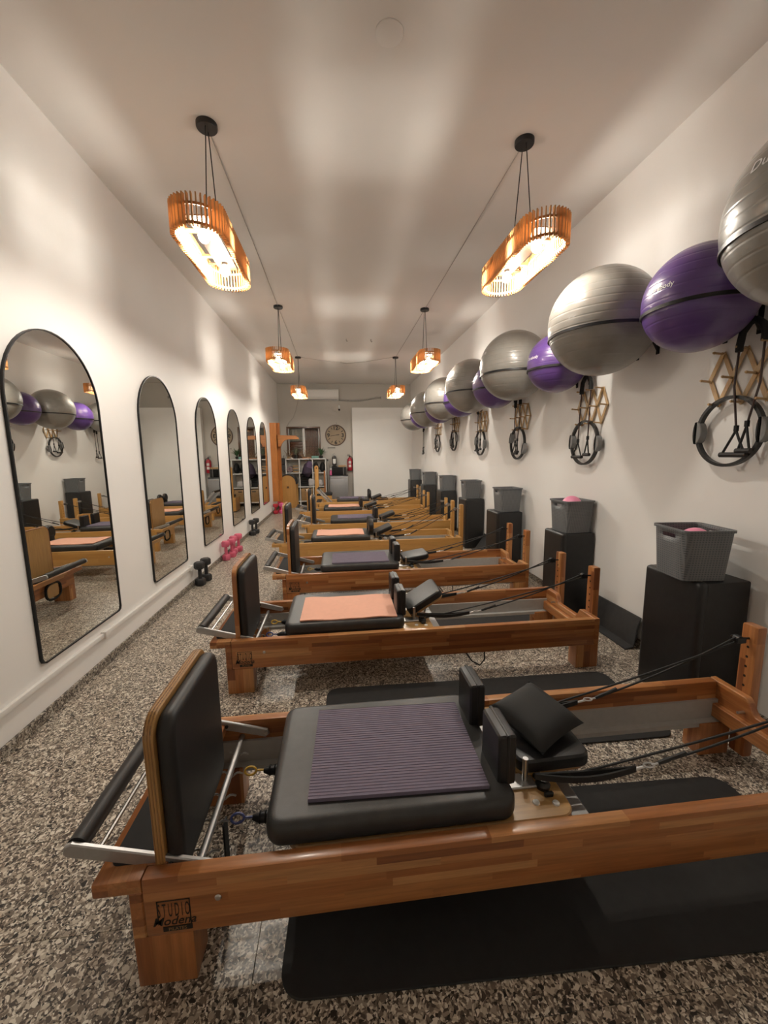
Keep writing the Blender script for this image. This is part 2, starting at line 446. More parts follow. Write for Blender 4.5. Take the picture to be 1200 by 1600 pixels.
# ---------------------------------------------------------------- window in the back wall
win = bpy.data.objects.new('window_1', None); COL.objects.link(win); win['kind'] = 'structure'
bm = B(); f = 0.045
box(bm, WX0, WX1, YB-.03, YB+.09, WZ1-f, WZ1, .004); box(bm, WX0, WX1, YB-.03, YB+.09, WZ0, WZ0+f, .004)
box(bm, WX0, WX0+f, YB-.03, YB+.09, WZ0+f, WZ1-f, .004); box(bm, WX1-f, WX1, YB-.03, YB+.09, WZ0+f, WZ1-f, .004)
obj('window_frame', bm, M['brown'], win)
mx = (WX0+WX1)/2
obj('mullion', box(B(), mx-.018, mx+.018, YB-.01, YB+.05, WZ0+f, WZ1-f, .003), M['white'], win)
for a, b in ((WX0+f, mx-.018), (mx+.018, WX1-f)):
    obj('pane', box(B(), a, b, YB+.02, YB+.026, WZ0+f, WZ1-f), M['glass'], win, False)
    bm = B()
    box(bm, a, a+.016, YB+.01, YB+.04, WZ0+f, WZ1-f, .002); box(bm, b-.016, b, YB+.01, YB+.04, WZ0+f, WZ1-f, .002)
    obj('sash', bm, M['white'], win)
    for z in (1.62, 1.90):
        obj('glazing_bar', box(B(), a, b, YB+.028, YB+.036, z, z+.008), M['brown'], win)
# what stands behind the glass: pleated pale curtain, brown boards
bm = B()
pts = []
for k in range(40):
    pts.append((WX0+f+.02+.36*k/39, YB+.20+.018*math.sin(k*1.9)))
top = [bm.verts.new((x, y, 2.11)) for x, y in pts]; bot = [bm.verts.new((x, y, 1.78)) for x, y in pts]
for k in range(39): bm.faces.new((top[k], top[k+1], bot[k+1], bot[k]))
obj('curtain', bm, M['curtain'], win)
for k in range(9):
    x0 = mx+.02+k*.046
    obj('back_board', box(B(), x0, x0+.043, YB+.26, YB+.275, WZ0, WZ1, .003), M['terracotta'], win)
for k in range(5):
    z0 = 1.34+k*.085
    obj('back_board', box(B(), WX0+.04, mx-.01, YB+.26, YB+.275, z0, z0+.08, .003), M['terracotta'], win)
struct('window_niche', box(B(), WX0-.2, WX1+.2, YB+.33, YB+.36, WZ0-.2, WZ1+.2), M['wall'], win)

# ---------------------------------------------------------------- pendant lamps
LAMP_L, LAMP_W, LZ0, LZ1 = 0.850, 0.250, 2.569, 2.722
def stadium(L, W, d):
    """point and outward normal at arc length d around a stadium"""
    r = W/2; s = L-2*r; per = 2*s+2*PI*r; d %= per
    if d < s: return (r, -s/2+d), (1, 0)
    d -= s
    if d < PI*r: a = d/r; return (r*math.cos(a), s/2+r*math.sin(a)), (math.cos(a), math.sin(a))
    d -= PI*r
    if d < s: return (-r, s/2-d), (-1, 0)
    d -= s; a = PI+d/r
    return (r*math.cos(a), -s/2+r*math.sin(a)), (math.cos(a), math.sin(a))
def band(L, W, z0, z1, th):
    bm = B(); n = 72; r = W/2; per = 2*(L-2*r)+2*PI*r
    rings = []
    for k in range(n):
        (x, y), (nx, ny) = stadium(L, W, per*k/n)
        rings.append([bm.verts.new((x+nx*o, y+ny*o, z)) for o, z in ((0, z0), (0, z1), (-th, z1), (-th, z0))])
    for k in range(n):
        a, b = rings[k], rings[(k+1) % n]
        for q in range(4): bm.faces.new((a[q], b[q], b[(q+1) % 4], a[(q+1) % 4]))
    return bm
NSL = 96
slat_me = None
lamp_cache = {}
def cached(key, fn, mat, smooth=True):
    if key not in lamp_cache:
        bm = fn(); bmesh.ops.recalc_face_normals(bm, faces=bm.faces[:])
        me = bpy.data.meshes.new(key); bm.to_mesh(me); bm.free(); me.materials.append(mat)
        if smooth: me.shade_smooth(); me.set_sharp_from_angle(angle=math.radians(35))
        lamp_cache[key] = me
    return lamp_cache[key]
def pendant(x, y, label):
    t = thing('pendant_lamp', label, 'lamp', (x, y, LZ0), 0, 'slatted pendant lamps')
    hgt = LZ1-LZ0
    per = 2*(LAMP_L-LAMP_W)+PI*LAMP_W
    sm = cached('slat', lambda: box(B(), -.005, .018, -.0034, .0034, 0, hgt), M['slat'], False)
    for k in range(NSL):
        (px, py), (nx, ny) = stadium(LAMP_L, LAMP_W, per*k/NSL)
        o = obj('slat', sm, None, t); o.location = (px, py, 0); o.rotation_euler = (0, 0, math.atan2(ny, nx))
    obj('hoop', cached('hoop_low', lambda: band(LAMP_L, LAMP_W, .012, .026, .006), M['slat']), None, t)
    obj('hoop', cached('hoop_high', lambda: band(LAMP_L, LAMP_W, hgt-.05, hgt-.036, .006), M['slat']), None, t)
    obj('lamp_bar', cached('lamp_bar', lambda: box(B(), -.060, .060, -.325, .325, .100, .107, .002), M['lamp_plate']), None, t)
    for s in (-1, 1):
        obj('cross_bar', cached('crossbar%d' % s, lambda: box(B(), -LAMP_W/2+.006, LAMP_W/2-.006, s*.15-.012, s*.15+.012, hgt-.050, hgt-.036, .002), M['slat']), None, t)
        sk = obj('socket', cached('socket%d' % s, lambda: lathe(B(), [(0, .128), (.014, .128), (.017, .120), (.017, .1072), (.019, .0998), (.020, .084), (.016, .080), (0, .080)], 14, Matrix.Translation((0, s*.215, 0))), M['black']), None, t)
        obj('plate_bar', cached('platebar%d' % s, lambda: box(B(), -LAMP_W/2+.006, LAMP_W/2-.006, s*.26-.009, s*.26+.009, .1072, .117, .002), M['lamp_plate']), None, t)
        def bulb_bm():
            bm = B(); lathe(bm, [(0, -.062), (.012, -.060), (.022, -.052), (.029, -.038), (.030, -.028), (.026, -.014), (.015, -.002), (.013, .004), (0, .004)], 12,
                            Matrix.Translation((0, s*.215, .0795)))
            return bm
        obj('bulb', cached('bulb%d' % s, bulb_bm, M['bulb']), None, t)
        obj('cord', cached('cord%d' % s, lambda: tube(B(), [(0, s*.025, H-LZ0-.02), (0, s*.15, hgt-.036)], .0035, 6), M['black']), None, t)
    obj('ceiling_rose', cached('rose', lambda: lathe(B(), [(0, H-LZ0-.028), (.056, H-LZ0-.028), (.060, H-LZ0-.022), (.060, H-LZ0), (0, H-LZ0)], 28), M['black_metal']), None, t)
LPOS = [(-.712, 2.771), (1.223, 2.715), (-.724, 5.737), (1.228, 5.687), (-.736, 8.55), (1.221, 8.45)]
for (x, y), lab in zip(LPOS, [
        'large slatted wooden pendant lamp on the left, nearest of its row',
        'large slatted wooden pendant lamp on the right, nearest, left of the grey balls',
        'slatted wooden pendant lamp in the middle of the left row',
        'slatted wooden pendant lamp in the middle of the right row',
        'small far slatted pendant lamp of the left row, before the air conditioner',
        'small far slatted pendant lamp of the right row, above the white partition']):
    pendant(x, y, lab)
# supply cables clipped along the ceiling
t = thing('ceiling_cable', 'thin pale cable run along the ceiling between the pendant lamps', 'cable', (0, 0, H))
for side in (0, 1):
    P = [LPOS[side], LPOS[2+side], LPOS[4+side]]
    for (x0, y0), (x1, y1) in zip(P, P[1:]):
        obj('cable_run', tube(B(), [(x0, y0+.05, -.006), (x0*.5+x1*.5+.004, (y0+y1)/2, -.006), (x1, y1-.05, -.006)], .004, 6), M['cable'], t)
obj('cable_run', tube(B(), [(-.68, 8.55, -.006), (-.1, 8.9, -.006), (.26, 9.05, -.006), (.6, 8.9, -.006), (1.16, 8.45, -.006)], .004, 6), M['cable'], t)
o = obj('junction_cover', lathe(B(), [(0, -.008), (.060, -.008), (.066, -.004), (.066, 0), (0, 0)], 32), M['ceil'])
o.location = (.294, 2.15, H); tag(o, 'round white blank cover plate on the ceiling', 'cover plate')
for x, y in ((.20, 7.2), (.62, 7.2)):
    o = obj('ceiling_hook', tube(B(), [(0, 0, 0), (0, 0, -.03), (.012, 0, -.045), (.02, 0, -.03)], .004, 6), M['black_metal']); o.location = (x, y, H)
    tag(o, 'tiny %s dark hook screwed in the ceiling between the middle lamps' % ('left' if x < .4 else 'right'), 'hook')

# ---------------------------------------------------------------- arch mirrors on the left wall
def arch(w, h, r_in, inset, n=24):
    hw = w/2-inset; R = hw; zc = h-w/2
    P = [(hw*math.cos(PI*k/n), zc+R*math.sin(PI*k/n)) for k in range(n+1)]
    c = .03
    P += [(-hw, inset+c), (-hw+c*.3, inset+c*.3), (-hw+c, inset), (hw-c, inset), (hw-c*.3, inset+c*.3), (hw, inset+c)]
    return P
MIR = [(2.59, .304, .795), (3.925, .318, .775), (5.265, .332, .775), (6.60, .334, .775), (7.90, .334, .775), (9.09, .342, .735)]
mnames = ['nearest tall arched mirror with thin black frame, cut by the left edge of the photo',
          'second arched mirror from the front, reflecting the white partition',
          'third arched mirror from the front, reflecting the fire extinguisher',
          'fourth arched mirror from the front, above the far black dumbbells',
          'fifth arched mirror from the front, second last before the wooden post',
          'last arched mirror, farthest, right beside the orange wooden post']
for (y, z, wd), lab in zip(MIR, mnames):
    hh = 2.105-z
    t = thing('arched_mirror', lab, 'mirror', (XL, y, z), 0, 'arched wall mirrors')
    out = arch(wd, hh, 0, 0); inn = arch(wd, hh, 0, .007)
    bm = B()
    fr = [[bm.verts.new((d, p[0], p[1])) for p in pl] for d, pl in ((0.0, out), (.016, out), (.016, inn), (.010, inn))]
    n = len(out)
    for a, b in zip(fr, fr[1:]):
        for k in range(n): bm.faces.new((a[k], a[(k+1) % n], b[(k+1) % n], b[k]))
    obj('mirror_frame', bm, M['black_metal'], t)
    obj('glass', prism(B(), arch(wd, hh, 0, .0065), 'x', .002, .010), M['mirror'], t, False)

# ---------------------------------------------------------------- reformers
W = 0.65
def logo(parent, mat_d, mat_l, s=1.0, loc=(0, 0, 0)):
    bm = B(); y = -0.0012
    def strip(x0, x1, z0, z1): box(bm, x0, x1, y, 0.0004, z0, z1)
    strip(.066, .149, .259, .2615); strip(.066, .0685, .190, .2615); strip(.1465, .149, .182, .2615); strip(.077, .150, .168, .1825)
    def put(t, x, z):
        t.normal_update()
        merge(bm, t, Matrix.Translation((x, y, z)) @ Matrix.Rotation(PI/2, 4, 'X'))
    put(text_bm('S T U D I O', .058, 0, .28, 0, .0002), .1075, .213)
    put(text_bm('Modena', .036, .32, .93, 0, .0004), .106, .1875)
    o = obj('logo_print', bm, mat_d, parent, False)
    t = text_bm('PILATES', .0135, 0, .98); b2 = B()
    merge(b2, t, Matrix.Translation((.1135, y-.0006, .1705)) @ Matrix.Rotation(PI/2, 4, 'X'))
    o2 = obj('logo_caption', b2, mat_l, parent, False)
    return o, o2

def reformer(x, y, label, wd, L=2.33, co=.35, pad_round=False, head=0.35, show_logo=False, board=True, bar_up=False, rail_h=.175, board_top=.745, loop=False, post_top=.64):
    t = thing('pilates_reformer', label, 'pilates reformer', (x, y, 0), 0, 'pilates reformers')
    wx, wy, wz = M[wd+'_x'], M[wd+'_y'], M[wd+'_z']
    z1 = .33; z0 = z1-rail_h
    rails = []
    for v0, v1 in ((0, .04), (W-.04, W)):
        rails.append(obj('side_rail', box(B(), .034, L-.034, v0, v1, z0, z1, .007, 2), wx, t))
    # foot-end board, with standing platform over it
    obj('end_board', box(B(), 0, .034, 0, W, z0, z1-.038, .003, 1), wy, t)
    sp = obj('standing_platform', box(box(B(), -.085, .0335, 0.0, W, z1-.040, z1+.001, .006, 2), .02, .085, .041, W-.041, z1-.040, z1+.001, .004, 1), wy, t)
    obj('grip_strip', prism(B(), rrect(-.062, .050, .045, W-.045, .02), 'z', z1-.002, z1+.011, .003, 1), M['grip'], sp)
    # looped foot strap with its small board, hung outside the foot end
    n = 20
    fs = obj('foot_strap', tube(B(), [(-.014+.004*math.cos(2*PI*k/n), W/2+.105*math.cos(2*PI*k/n), .185+.078*math.copysign(abs(math.sin(2*PI*k/n))**.7, math.sin(2*PI*k/n))) for k in range(n)], .011, 8, True), M['strap'], t)
    obj('strap_board', box(B(), -.012, -.002, W/2-.075, W/2+.075, .125, .245, .004, 1), M['ply_z'], fs)
    # head-end board with curved dip
    P = [(0, z0), (W, z0), (W, z1), (W-.16, z1)]
    for k in range(9):
        a = k/8; P.append((W-.165-.055*a, z1-.062*(0.5-0.5*math.cos(PI*a))))
    for k in range(9):
        a = k/8; P.append((.22-.055*a, z1-.062*(0.5+0.5*math.cos(PI*a))))
    P += [(.16, z1), (0, z1)]
    eb = obj('end_board', prism(B(), P, 'x', L-.034, L, .004, 1), wy, t)
    obj('end_ledge', box(B(), L-.062, L-.034, .042, W-.042, z0+.01, z0+.075, .003, 1), wy, t)
    for v in (.17, .48):
        obj('eye_bolt', tube(B(), [(L-.034, v, .262), (L-.066, v, .262)], .006, 8), M['steel'], eb)
    # legs
    for u0 in (0, L-.15):
        for v0 in (0.002, W-.092):
            obj('leg', box(B(), u0, u0+.15, v0, v0+.09, 0, z0, .005, 2), wz, t)
    # aluminium tracks
    for s in (0, 1):
        bm = B()
        v = .04 if s == 0 else W-.04; d = 1 if s == 0 else -1
        box(bm, .05, L-.034, min(v, v+d*.012), max(v, v+d*.012), z0-.005, .246)
        box(bm, .05, L-.034, min(v, v+d*.042), max(v, v+d*.042), z0-.018, z0+.002)
        obj('track', bm, M['track'], t, False)
    # posts with pulleys
    for v0 in (.09, .49):
        p = obj('pulley_post', box(B(), L, L+.045, v0, v0+.07, .03, post_top, .008, 2), wz, t)
        for k in range(6):
            z = post_top-.10-k*.045
            obj('peg_hole', tube(B(), [(L-.0006, v0+.035, z), (L+.003, v0+.035, z)], .006, 8), M['dark_hole'], p)
        bm = B(); zc = post_top-.06
        tube(bm, [(L, v0+.035, zc), (L-.035, v0+.035, zc)], .005, 8)
        tube(bm, [(L-.055, v0+.022, zc), (L-.055, v0+.048, zc)], .018, 14)
        box(bm, L-.075, L-.03, v0+.018, v0+.022, zc-.014, zc+.014, .003, 1); box(bm, L-.075, L-.03, v0+.048, v0+.052, zc-.014, zc+.014, .003, 1)
        obj('pulley', bm, M['steel'] if wd == 'maple' else M['black_metal'], p)
    # carriage
    c0 = co
    fr = obj('carriage_frame', prism(B(), rrect(c0+.04, c0+.905, .055, W-.055, .045), 'z', .292, .312, .004, 1), M['ply'], t)
    obj('frame_bolt', lathe(B(), [(0, .316), (.010, .316), (.012, .311), (0, .311)], 10, Matrix.Translation((c0+.80, .11, 0))), M['white_plastic'], fr)
    obj('frame_bolt', lathe(B(), [(0, .316), (.010, .316), (.012, .311), (0, .311)], 10, Matrix.Translation((c0+.86, .10, 0))), M['white_plastic'], fr)
    obj('carriage_bar', box(B(), c0+.895, c0+.955, .045, W-.045, .270, .292, .003, 1), M['alu'], t)
    for s in (0, 1):
        for u in (.2, .75):
            v = .066 if s == 0 else W-.066
            obj('wheel', tube(B(), [(c0+u, v-.010, .185), (c0+u, v+.010, .185)], .026, 16), M['black'], fr)
        bm = B(); box(bm, c0+.15, c0+.82, .058+.51*s, .078+.51*s-.006, .19, .292); obj('wheel_rail', bm, M['alu'], fr, False)
    pad = B()
    prism(pad, rrect(c0-.02, c0+.72, .052, W-.052, .05, 6), 'z', .312, .388, .03, 4)
    obj('carriage_pad', pad, M['carriage'], t)
    # shoulder rests
    for v0 in (.115, .385):
        if pad_round:
            bm = B(); lathe(bm, [(0, -.03), (.075, -.03), (.088, -.02), (.092, 0), (.088, .02), (.075, .03), (0, .03)], 24,
                            Matrix.Translation((c0+.735, v0+.075, .485)) @ Matrix.Rotation(PI/2, 4, 'Y'))
            box(bm, c0+.70, c0+.76, v0+.03, v0+.12, .375, .45, .012, 2)
        else:
            bm = box(B(), c0+.675, c0+.735, v0, v0+.15, .375, .545, .016, 3)
            box(bm, c0+.70, c0+.712, v0-.002, v0+.152, .380, .547, .003, 1)
        sr = obj('shoulder_rest', bm, M['leather'], t)
        obj('rest_bracket', box(B(), c0+.70, c0+.83, v0+.045, v0+.105, .312, .322, .003, 1), M['alu'], sr)
        obj('bracket_pin', tube(B(), [(c0+.80, v0+.075, .322), (c0+.80, v0+.075, .40)], .009, 10), M['steel'], sr)
    # headrest, hinged at the shoulder end of the carriage
    hm = Matrix.Translation((c0+.78, W/2, .335)) @ Matrix.Rotation(-head, 4, 'Y')
    bm = B(); prism(bm, rrect(0, .26, -.135, .135, .04, 5), 'z', 0, .05, .018, 3, hm)
    hr = obj('headrest', bm, M['leather'], t)
    obj('headrest_board', prism(B(), rrect(.0, .25, -.12, .12, .04, 5), 'z', -.016, .0, .003, 1, hm), M['ply'], hr)
    if head > .08:
        obj('headrest_prop', tube(B(), [(c0+.90, W/2, .312), (c0+.78+.16*math.cos(head), W/2, .325+.16*math.sin(head))], .007, 8), M['steel'], hr)
    # cleats, ropes, hand straps
    zc = post_top-.06
    for v0, cv, hv, hu in ((.125, .165, .145, c0+1.16), (.525, .485, .505, c0+1.18)):
        cl = B(); lathe(cl, [(0, .312), (.022, .312), (.024, .325), (.014, .335), (.018, .345), (0, .347)], 14, Matrix.Translation((c0+.85, cv, 0)))
        box(cl, c0+.835, c0+.865, cv-.045, cv-.032, .312, .330, .004, 1); box(cl, c0+.835, c0+.865, cv+.032, cv+.045, .312, .330, .004, 1)
        obj('rope_cleat', cl, M['black'], t)
        pu = Vector((L-.06, v0, zc+.012)); pl = Vector((L-.06, v0, zc-.012))
        a = Vector((c0+.87, cv, .335)); hk = Vector((hu+.08, hv, .372))
        def sag(p, q, s, n=10): return [p.lerp(q, k/n)-Vector((0, 0, s*4*(k/n)*(1-k/n))) for k in range(n+1)]
        obj('rope', tube(B(), sag(a, pl, .012), .0042, 6), M['rope'], t)
        obj('rope', tube(B(), sag(hk, pu, .016), .0042, 6), M['rope'], t)
        d = (pu-hk).normalized()
        obj('rope_splice', tube(B(), [hk, hk+d*.03, hk+d*.05, hk+d*.10], .007, 6, rs=[.006, .008, .006, .0075]), M['rope'], t)
        bm = B(); e = Vector((hu, hv, .360))
        tube(bm, [hk, hk.lerp(e, .3)], .0035, 6)
        n = 14; c = hk.lerp(e, .42)
        tube(bm, [c+Vector((.018*math.cos(2*PI*k/n), .010*math.sin(2*PI*k/n), .002)) for k in range(n)], .003, 6, True)
        tube(bm, [hk.lerp(e, .55), e], .0045, 6)
        obj('snap_hook', bm, M['steel'], t)
        bm = B()
        s0 = Vector((c0+.81, v0+.02 if v0 < .3 else v0-.045, .372))
        for off in (-.012, .012):
            prev = None
            for k in range(9):
                q = e.lerp(s0, k/8)+Vector((0, off*math.sin(PI*k/8), -.014*math.sin(PI*k/8)))
                ring = [bm.verts.new(q+Vector((0, dy, dz))) for dy, dz in ((-.003, -.010), (.003, -.010), (.003, .010), (-.003, .010))]
                if prev:
                    for i in range(4): bm.faces.new((prev[i], prev[(i+1) % 4], ring[(i+1) % 4], ring[i]))
                prev = ring
        obj('hand_strap', bm, M['strap'], t)
        if loop and v0 < .3:
            pass
    # spring bar, hooks and springs
    sb = obj('spring_bar', tube(B(), [(.145, .042, .262), (.145, W-.042, .262)], .011, 14), M['alu'], t)
    for k in range(5):
        v = .13+k*.0975
        P = [(.115+.07*q/9, v+.010*math.sin(q*.75), .250+.012*math.cos(q*.9)) for q in range(10)]
        obj('spring_hook', tube(B(), P, .0035, 6), M['steel'], sb)
    for v, mt in ((.3275+.0975, M['yellow']), (.3275-.0975, M['blue'])):
        bm = B(); n = 14
        tube(bm, [(.215+.020*math.cos(2*PI*k/n), v+.007*math.sin(2*PI*k/n), .255+.011*math.sin(2*PI*k/n)) for k in range(n)], .004, 6, True)
        tube(bm, [(.24, v, .255), (.262, v, .254)], .004, 6)
        h = obj('spring_clip', bm, mt, t)
        sp = B(); n = 60
        x1 = c0+.10
        tube(sp, [(.262, v, .252), (.285, v, .25), (x1-.02, v, .25), (x1, v, .25)], .016, 10, rs=[.008, .017, .017, .012])
        for k in range(9):
            xx = .285+(x1-.31)*k/8
            tube(sp, [(xx, v+.0175*math.cos(2*PI*q/12), .25+.0175*math.sin(2*PI*q/12)) for q in range(12)], .0022, 5, True)
        obj('spring', sp, M['spring'], h)
    obj('spring_strap', box(B(), .172, .178, .21, .25, .012, .25, .002, 1), M['strap'], t)
    # footbar
    if bar_up: piv, end = (.28, .262), (-.03, .61)
    else: piv, end = (.245, .278), (-.155, .392)
    d = Vector((end[0]-piv[0], 0, end[1]-piv[1])); ln = d.length; ang = math.atan2(d.z, d.x)
    R = Matrix.Translation((piv[0], 0, piv[1])) @ Matrix.Rotation(-ang, 4, 'Y')
    fb = obj('footbar', tube(B(), [(end[0]+.012, .058, end[1]), (end[0]+.012, W-.058, end[1])], .0255, 18), M['foam'], t)
    obj('footbar_rod', tube(B(), [(end[0]+.062, .05, end[1]-.022), (end[0]+.062, W-.05, end[1]-.022)], .006, 8), M['steel'], fb)
    for v in (.044, W-.058):
        a = obj('footbar_arm', prism(B(), [(0, -.017), (ln, -.020), (ln+.014, -.010), (ln+.014, .012), (ln+.004, .020), (0, .017), (-.012, 0)], 'y', v, v+.014, .003, 1, R), M['alu'], fb)
        for q in (.0, .16):
            p = R @ Vector((q, 0, 0))
            obj('arm_bolt', tube(B(), [(p.x, v-.004, p.z), (p.x, v+.018, p.z)], .007, 8), M['steel'] if q == 0 else M['black'], a)
    # padded jump board
    if board:
        jb = prism(B(), rrect(.04, .465, .25, board_top, .06, 6), 'x', .055, .078, .003, 1)
        j = obj('jump_board', jb, M['ply_z'], t)
        edge = M['mahog_z'] if (wd == 'mahog' and not label.startswith('front')) else M['ply_edge']
        nl, tl = (3, .003) if edge is M['ply_edge'] else (1, .0245)
        for q in range(nl):
            u = .0555+q*.0078 if nl == 3 else .0542
            bm = B(); o1 = rrect(.0385, .4665, .2485, board_top+.0015, .061, 6); i1 = rrect(.045, .46, .255, board_top-.005, .055, 6)
            n = len(o1); rr = [[bm.verts.new((uu, p[0], p[1])) for p in pl] for uu, pl in ((u, i1), (u, o1), (u+tl, o1), (u+tl, i1))]
            for a_, b_ in zip(rr, rr[1:]+rr[:1]):
                for k in range(n): bm.faces.new((a_[k], a_[(k+1) % n], b_[(k+1) % n], b_[k]))
            obj('ply_layer', bm, edge, j)
        obj('board_padding', prism(B(), rrect(.05, .455, .258, board_top-.010, .055, 6), 'x', .076, .122, .024, 4), M['leather2'], j)
    for u in (.17,):
        obj('rail_screw', lathe(B(), [(0, .004), (.007, .003), (.009, 0), (0, 0)], 10, Matrix.Translation((u+.05, -.0005, .252)) @ Matrix.Rotation(PI/2, 4, 'X')), M['steel'], rails[0])
    if show_logo: logo(rails[0], M['print'], M['print_light'])
    # cord hanging under the head end
    if loop:
        P = [(1.46, .14, z0+.02), (1.475, .13, .11), (1.52, .10, .045), (1.57, .09, .018), (1.605, .10, .05), (1.61, .13, z0+.02)]
        obj('hanging_cord', tube(B(), P, .005, 6), M['rope'], t)
    return t

RF = [
 dict(x=-.566, y=.945, wd='mahog', L=2.33, co=.352, head=.02, show_logo=True, board_top=.742, label='front reformer, nearest, reddish laminated wood with a black cushion on its headrest'),
 dict(x=-.684, y=2.29, wd='mahog', L=2.333, co=.352, head=.55, show_logo=True, board_top=.755, loop=True, label='second reformer from the front, reddish wood, salmon pad on its carriage'),
 dict(x=-.53, y=3.57, wd='mahog', L=2.33, co=.36, head=.16, show_logo=True, board_top=.77, loop=True, label='third reformer from the front, last of the reddish wooden ones'),
 dict(x=-.74, y=4.87, wd='maple', L=2.28, co=.40, head=.4, pad_round=True, board_top=.80, post_top=.74, label='fourth reformer from the front, nearest yellow wooden one, round shoulder rests'),
 dict(x=-.50, y=6.17, wd='maple', L=2.30, co=.375, head=.35, board_top=.765, label='fifth reformer from the front, yellow wood, with a purple pad'),
 dict(x=-.66, y=7.60, wd='maple', L=2.38, co=.38, head=.35, board_top=.75, label='sixth reformer from the front, yellow wood, with a salmon pad'),
 dict(x=-.45, y=9.05, wd='maple', L=2.32, co=.42, head=.35, pad_round=True, board=False, bar_up=True, label='farthest reformer, yellow wood, footbar raised, before the white partition'),
]
for r in RF: reformer(**r)

# pads lying on the carriages
def ribbed_pad(x, y, lx, ly, label, rz=0, z=.388, ribs=36):
    bm = B(); th = .012; prof = []
    for k in range(ribs):
        y0 = -ly/2+ly*k/ribs; p = ly/ribs
        prof += [(y0, th), (y0+p*.62, th), (y0+p*.68, th-.0013), (y0+p*.94, th-.0013)]
    prof += [(ly/2, th), (ly/2, 0), (-ly/2, 0)]
    prism(bm, prof, 'x', -lx/2, lx/2)
    o = obj('exercise_pad', bm, M['purple_pad'], None, False); o.location = (x, y, z+.0003); o.rotation_euler = (0, 0, rz)
    return tag(o, label, 'pad', 'pads on the carriages')
def soft_pad(x, y, lx, ly, label, rz=0, z=.388):
    bm = B(); nx, ny = 24, 12; g = []
    def hz(u, v): return .0022*math.sin(u*9+1)*abs(v*2)**2 + .0015*math.sin(u*17)*abs(v*2)**3
    for lev in (0, 1):
        g.append([[bm.verts.new((lx*(i/nx-.5), ly*(j/ny-.5)*(1+.006*math.sin(i*.9)), max(0, (.008 if lev else 0)+.0005+hz(i/nx, j/ny-.5)+.0022))) for j in range(ny+1)] for i in range(nx+1)])
    for lev in (0, 1):
        for i in range(nx):
            for j in range(ny): bm.faces.new((g[lev][i][j], g[lev][i+1][j], g[lev][i+1][j+1], g[lev][i][j+1]))
    for i in range(nx):
        for j in (0, ny): bm.faces.new((g[0][i][j], g[0][i+1][j], g[1][i+1][j], g[1][i][j]))
    for j in range(ny):
        for i in (0, nx): bm.faces.new((g[0][i][j], g[0][i][j+1], g[1][i][j+1], g[1][i][j]))
    o = obj('exercise_pad', bm, M['salmon_pad']); o.location = (x, y, z-.0015); o.rotation_euler = (0, 0, rz)
    return tag(o, label, 'pad', 'pads on the carriages')
ribbed_pad(.163, 1.262, .545, .415, 'ribbed purple-grey foam pad on the nearest reformer', -.035)
soft_pad(.042, 2.572, .60, .40, 'salmon pink pad on the second reformer from the front', -.006)
ribbed_pad(.185, 3.845, .535, .37, 'ribbed purple pad on the third reformer, last reddish one', 0)
soft_pad(.005, 5.18, .60, .38, 'salmon pink pad on the nearest yellow reformer', 0)
ribbed_pad(.25, 6.49, .56, .38, 'ribbed purple pad on the fifth reformer, second yellow one', 0)
soft_pad(.09, 7.92, .60, .38, 'small salmon pad on the sixth reformer, far back', 0)
ribbed_pad(.30, 9.37, .56, .38, 'dark purple pad on the farthest reformer', 0)

# black cushion propped on the front headrest
def cushion():
    bm = B(); n = 16; s = .119
    for side in (1, -1):
        g = []
        for i in range(n+1):
            row = []
            for j in range(n+1):
                u, v = 2*i/n-1, 2*j/n-1
                pin = 1-.10*(1-abs(u*v))*max(abs(u), abs(v))**6*1.0
                x, y = u*s*(1-.07*(1-v*v)*abs(u)**3), v*s*(1-.07*(1-u*u)*abs(v)**3)
                h = .040*max(0, (1-u**4))**.55*max(0, (1-v**4))**.55
                row.append(bm.verts.new((x, y, side*h)))
            g.append(row)
        for i in range(n):
            for j in range(n): bm.faces.new((g[i][j], g[i+1][j], g[i+1][j+1], g[i][j+1]))
    bmesh.ops.remove_doubles(bm, verts=bm.verts[:], dist=1e-5)
    return bm
o = obj('cushion', cushion(), M['cushion'])
rv = Vector((.183, .132, -1.095)); mm = Matrix.Rotation(rv.length, 3, rv.normalized())
m4 = mm.to_4x4(); m4.translation = Vector((.696, 1.289, .441)); o.matrix_world = m4
tag(o, 'square black cushion lying askew on the headrest of the nearest reformer', 'cushion')

# ---------------------------------------------------------------- floor mats
def floor_mat(cx, cy, lx, ly, rz, label):
    bm = prism(B(), rrect(-lx/2, lx/2, -ly/2, ly/2, .07, 6), 'z', 0.0005, .008, .002, 1)
    o = obj('yoga_mat', bm, M['mat']); o.location = (cx, cy, 0); o.rotation_euler = (0, 0, rz)
    return tag(o, label, 'mat', 'black floor mats')
floor_mat(.70, 1.125, 1.77, .585, -.040, 'black mat on the floor under the nearest reformer')
floor_mat(.762, 1.945, 1.74, .60, -.02, 'black mat on the floor between the two nearest reformers')
floor_mat(.762, 3.225, 1.74, .50, 0.0, 'black mat on the floor between the second and third reformers')
def lean_mat(y0, y1, x0, zt, label, mt='lean'):
    """mat lying against the wall foot, curled up from the floor"""
    bm = B(); th = .010
    prof = [(x0, th), (x0+.06, .022), (XR-.045, zt*.72), (XR-.022, zt), (XR-.012, zt), (XR-.030, zt*.66), (x0+.065, .010), (x0, 0.0005)]
    prism(bm, prof, 'y', y0, y1, .003, 1)
    o = obj('folded_mat', bm, M[mt])
    return tag(o, label, 'mat', 'mats leaning at the wall foot')
lean_mat(2.47, 2.98, 1.985, .228, 'dark mat curled against the wall foot between the two nearest box stacks')
lean_mat(5.30, 5.56, 1.90, .23, 'grey mat corner showing between the third and fourth box stacks')

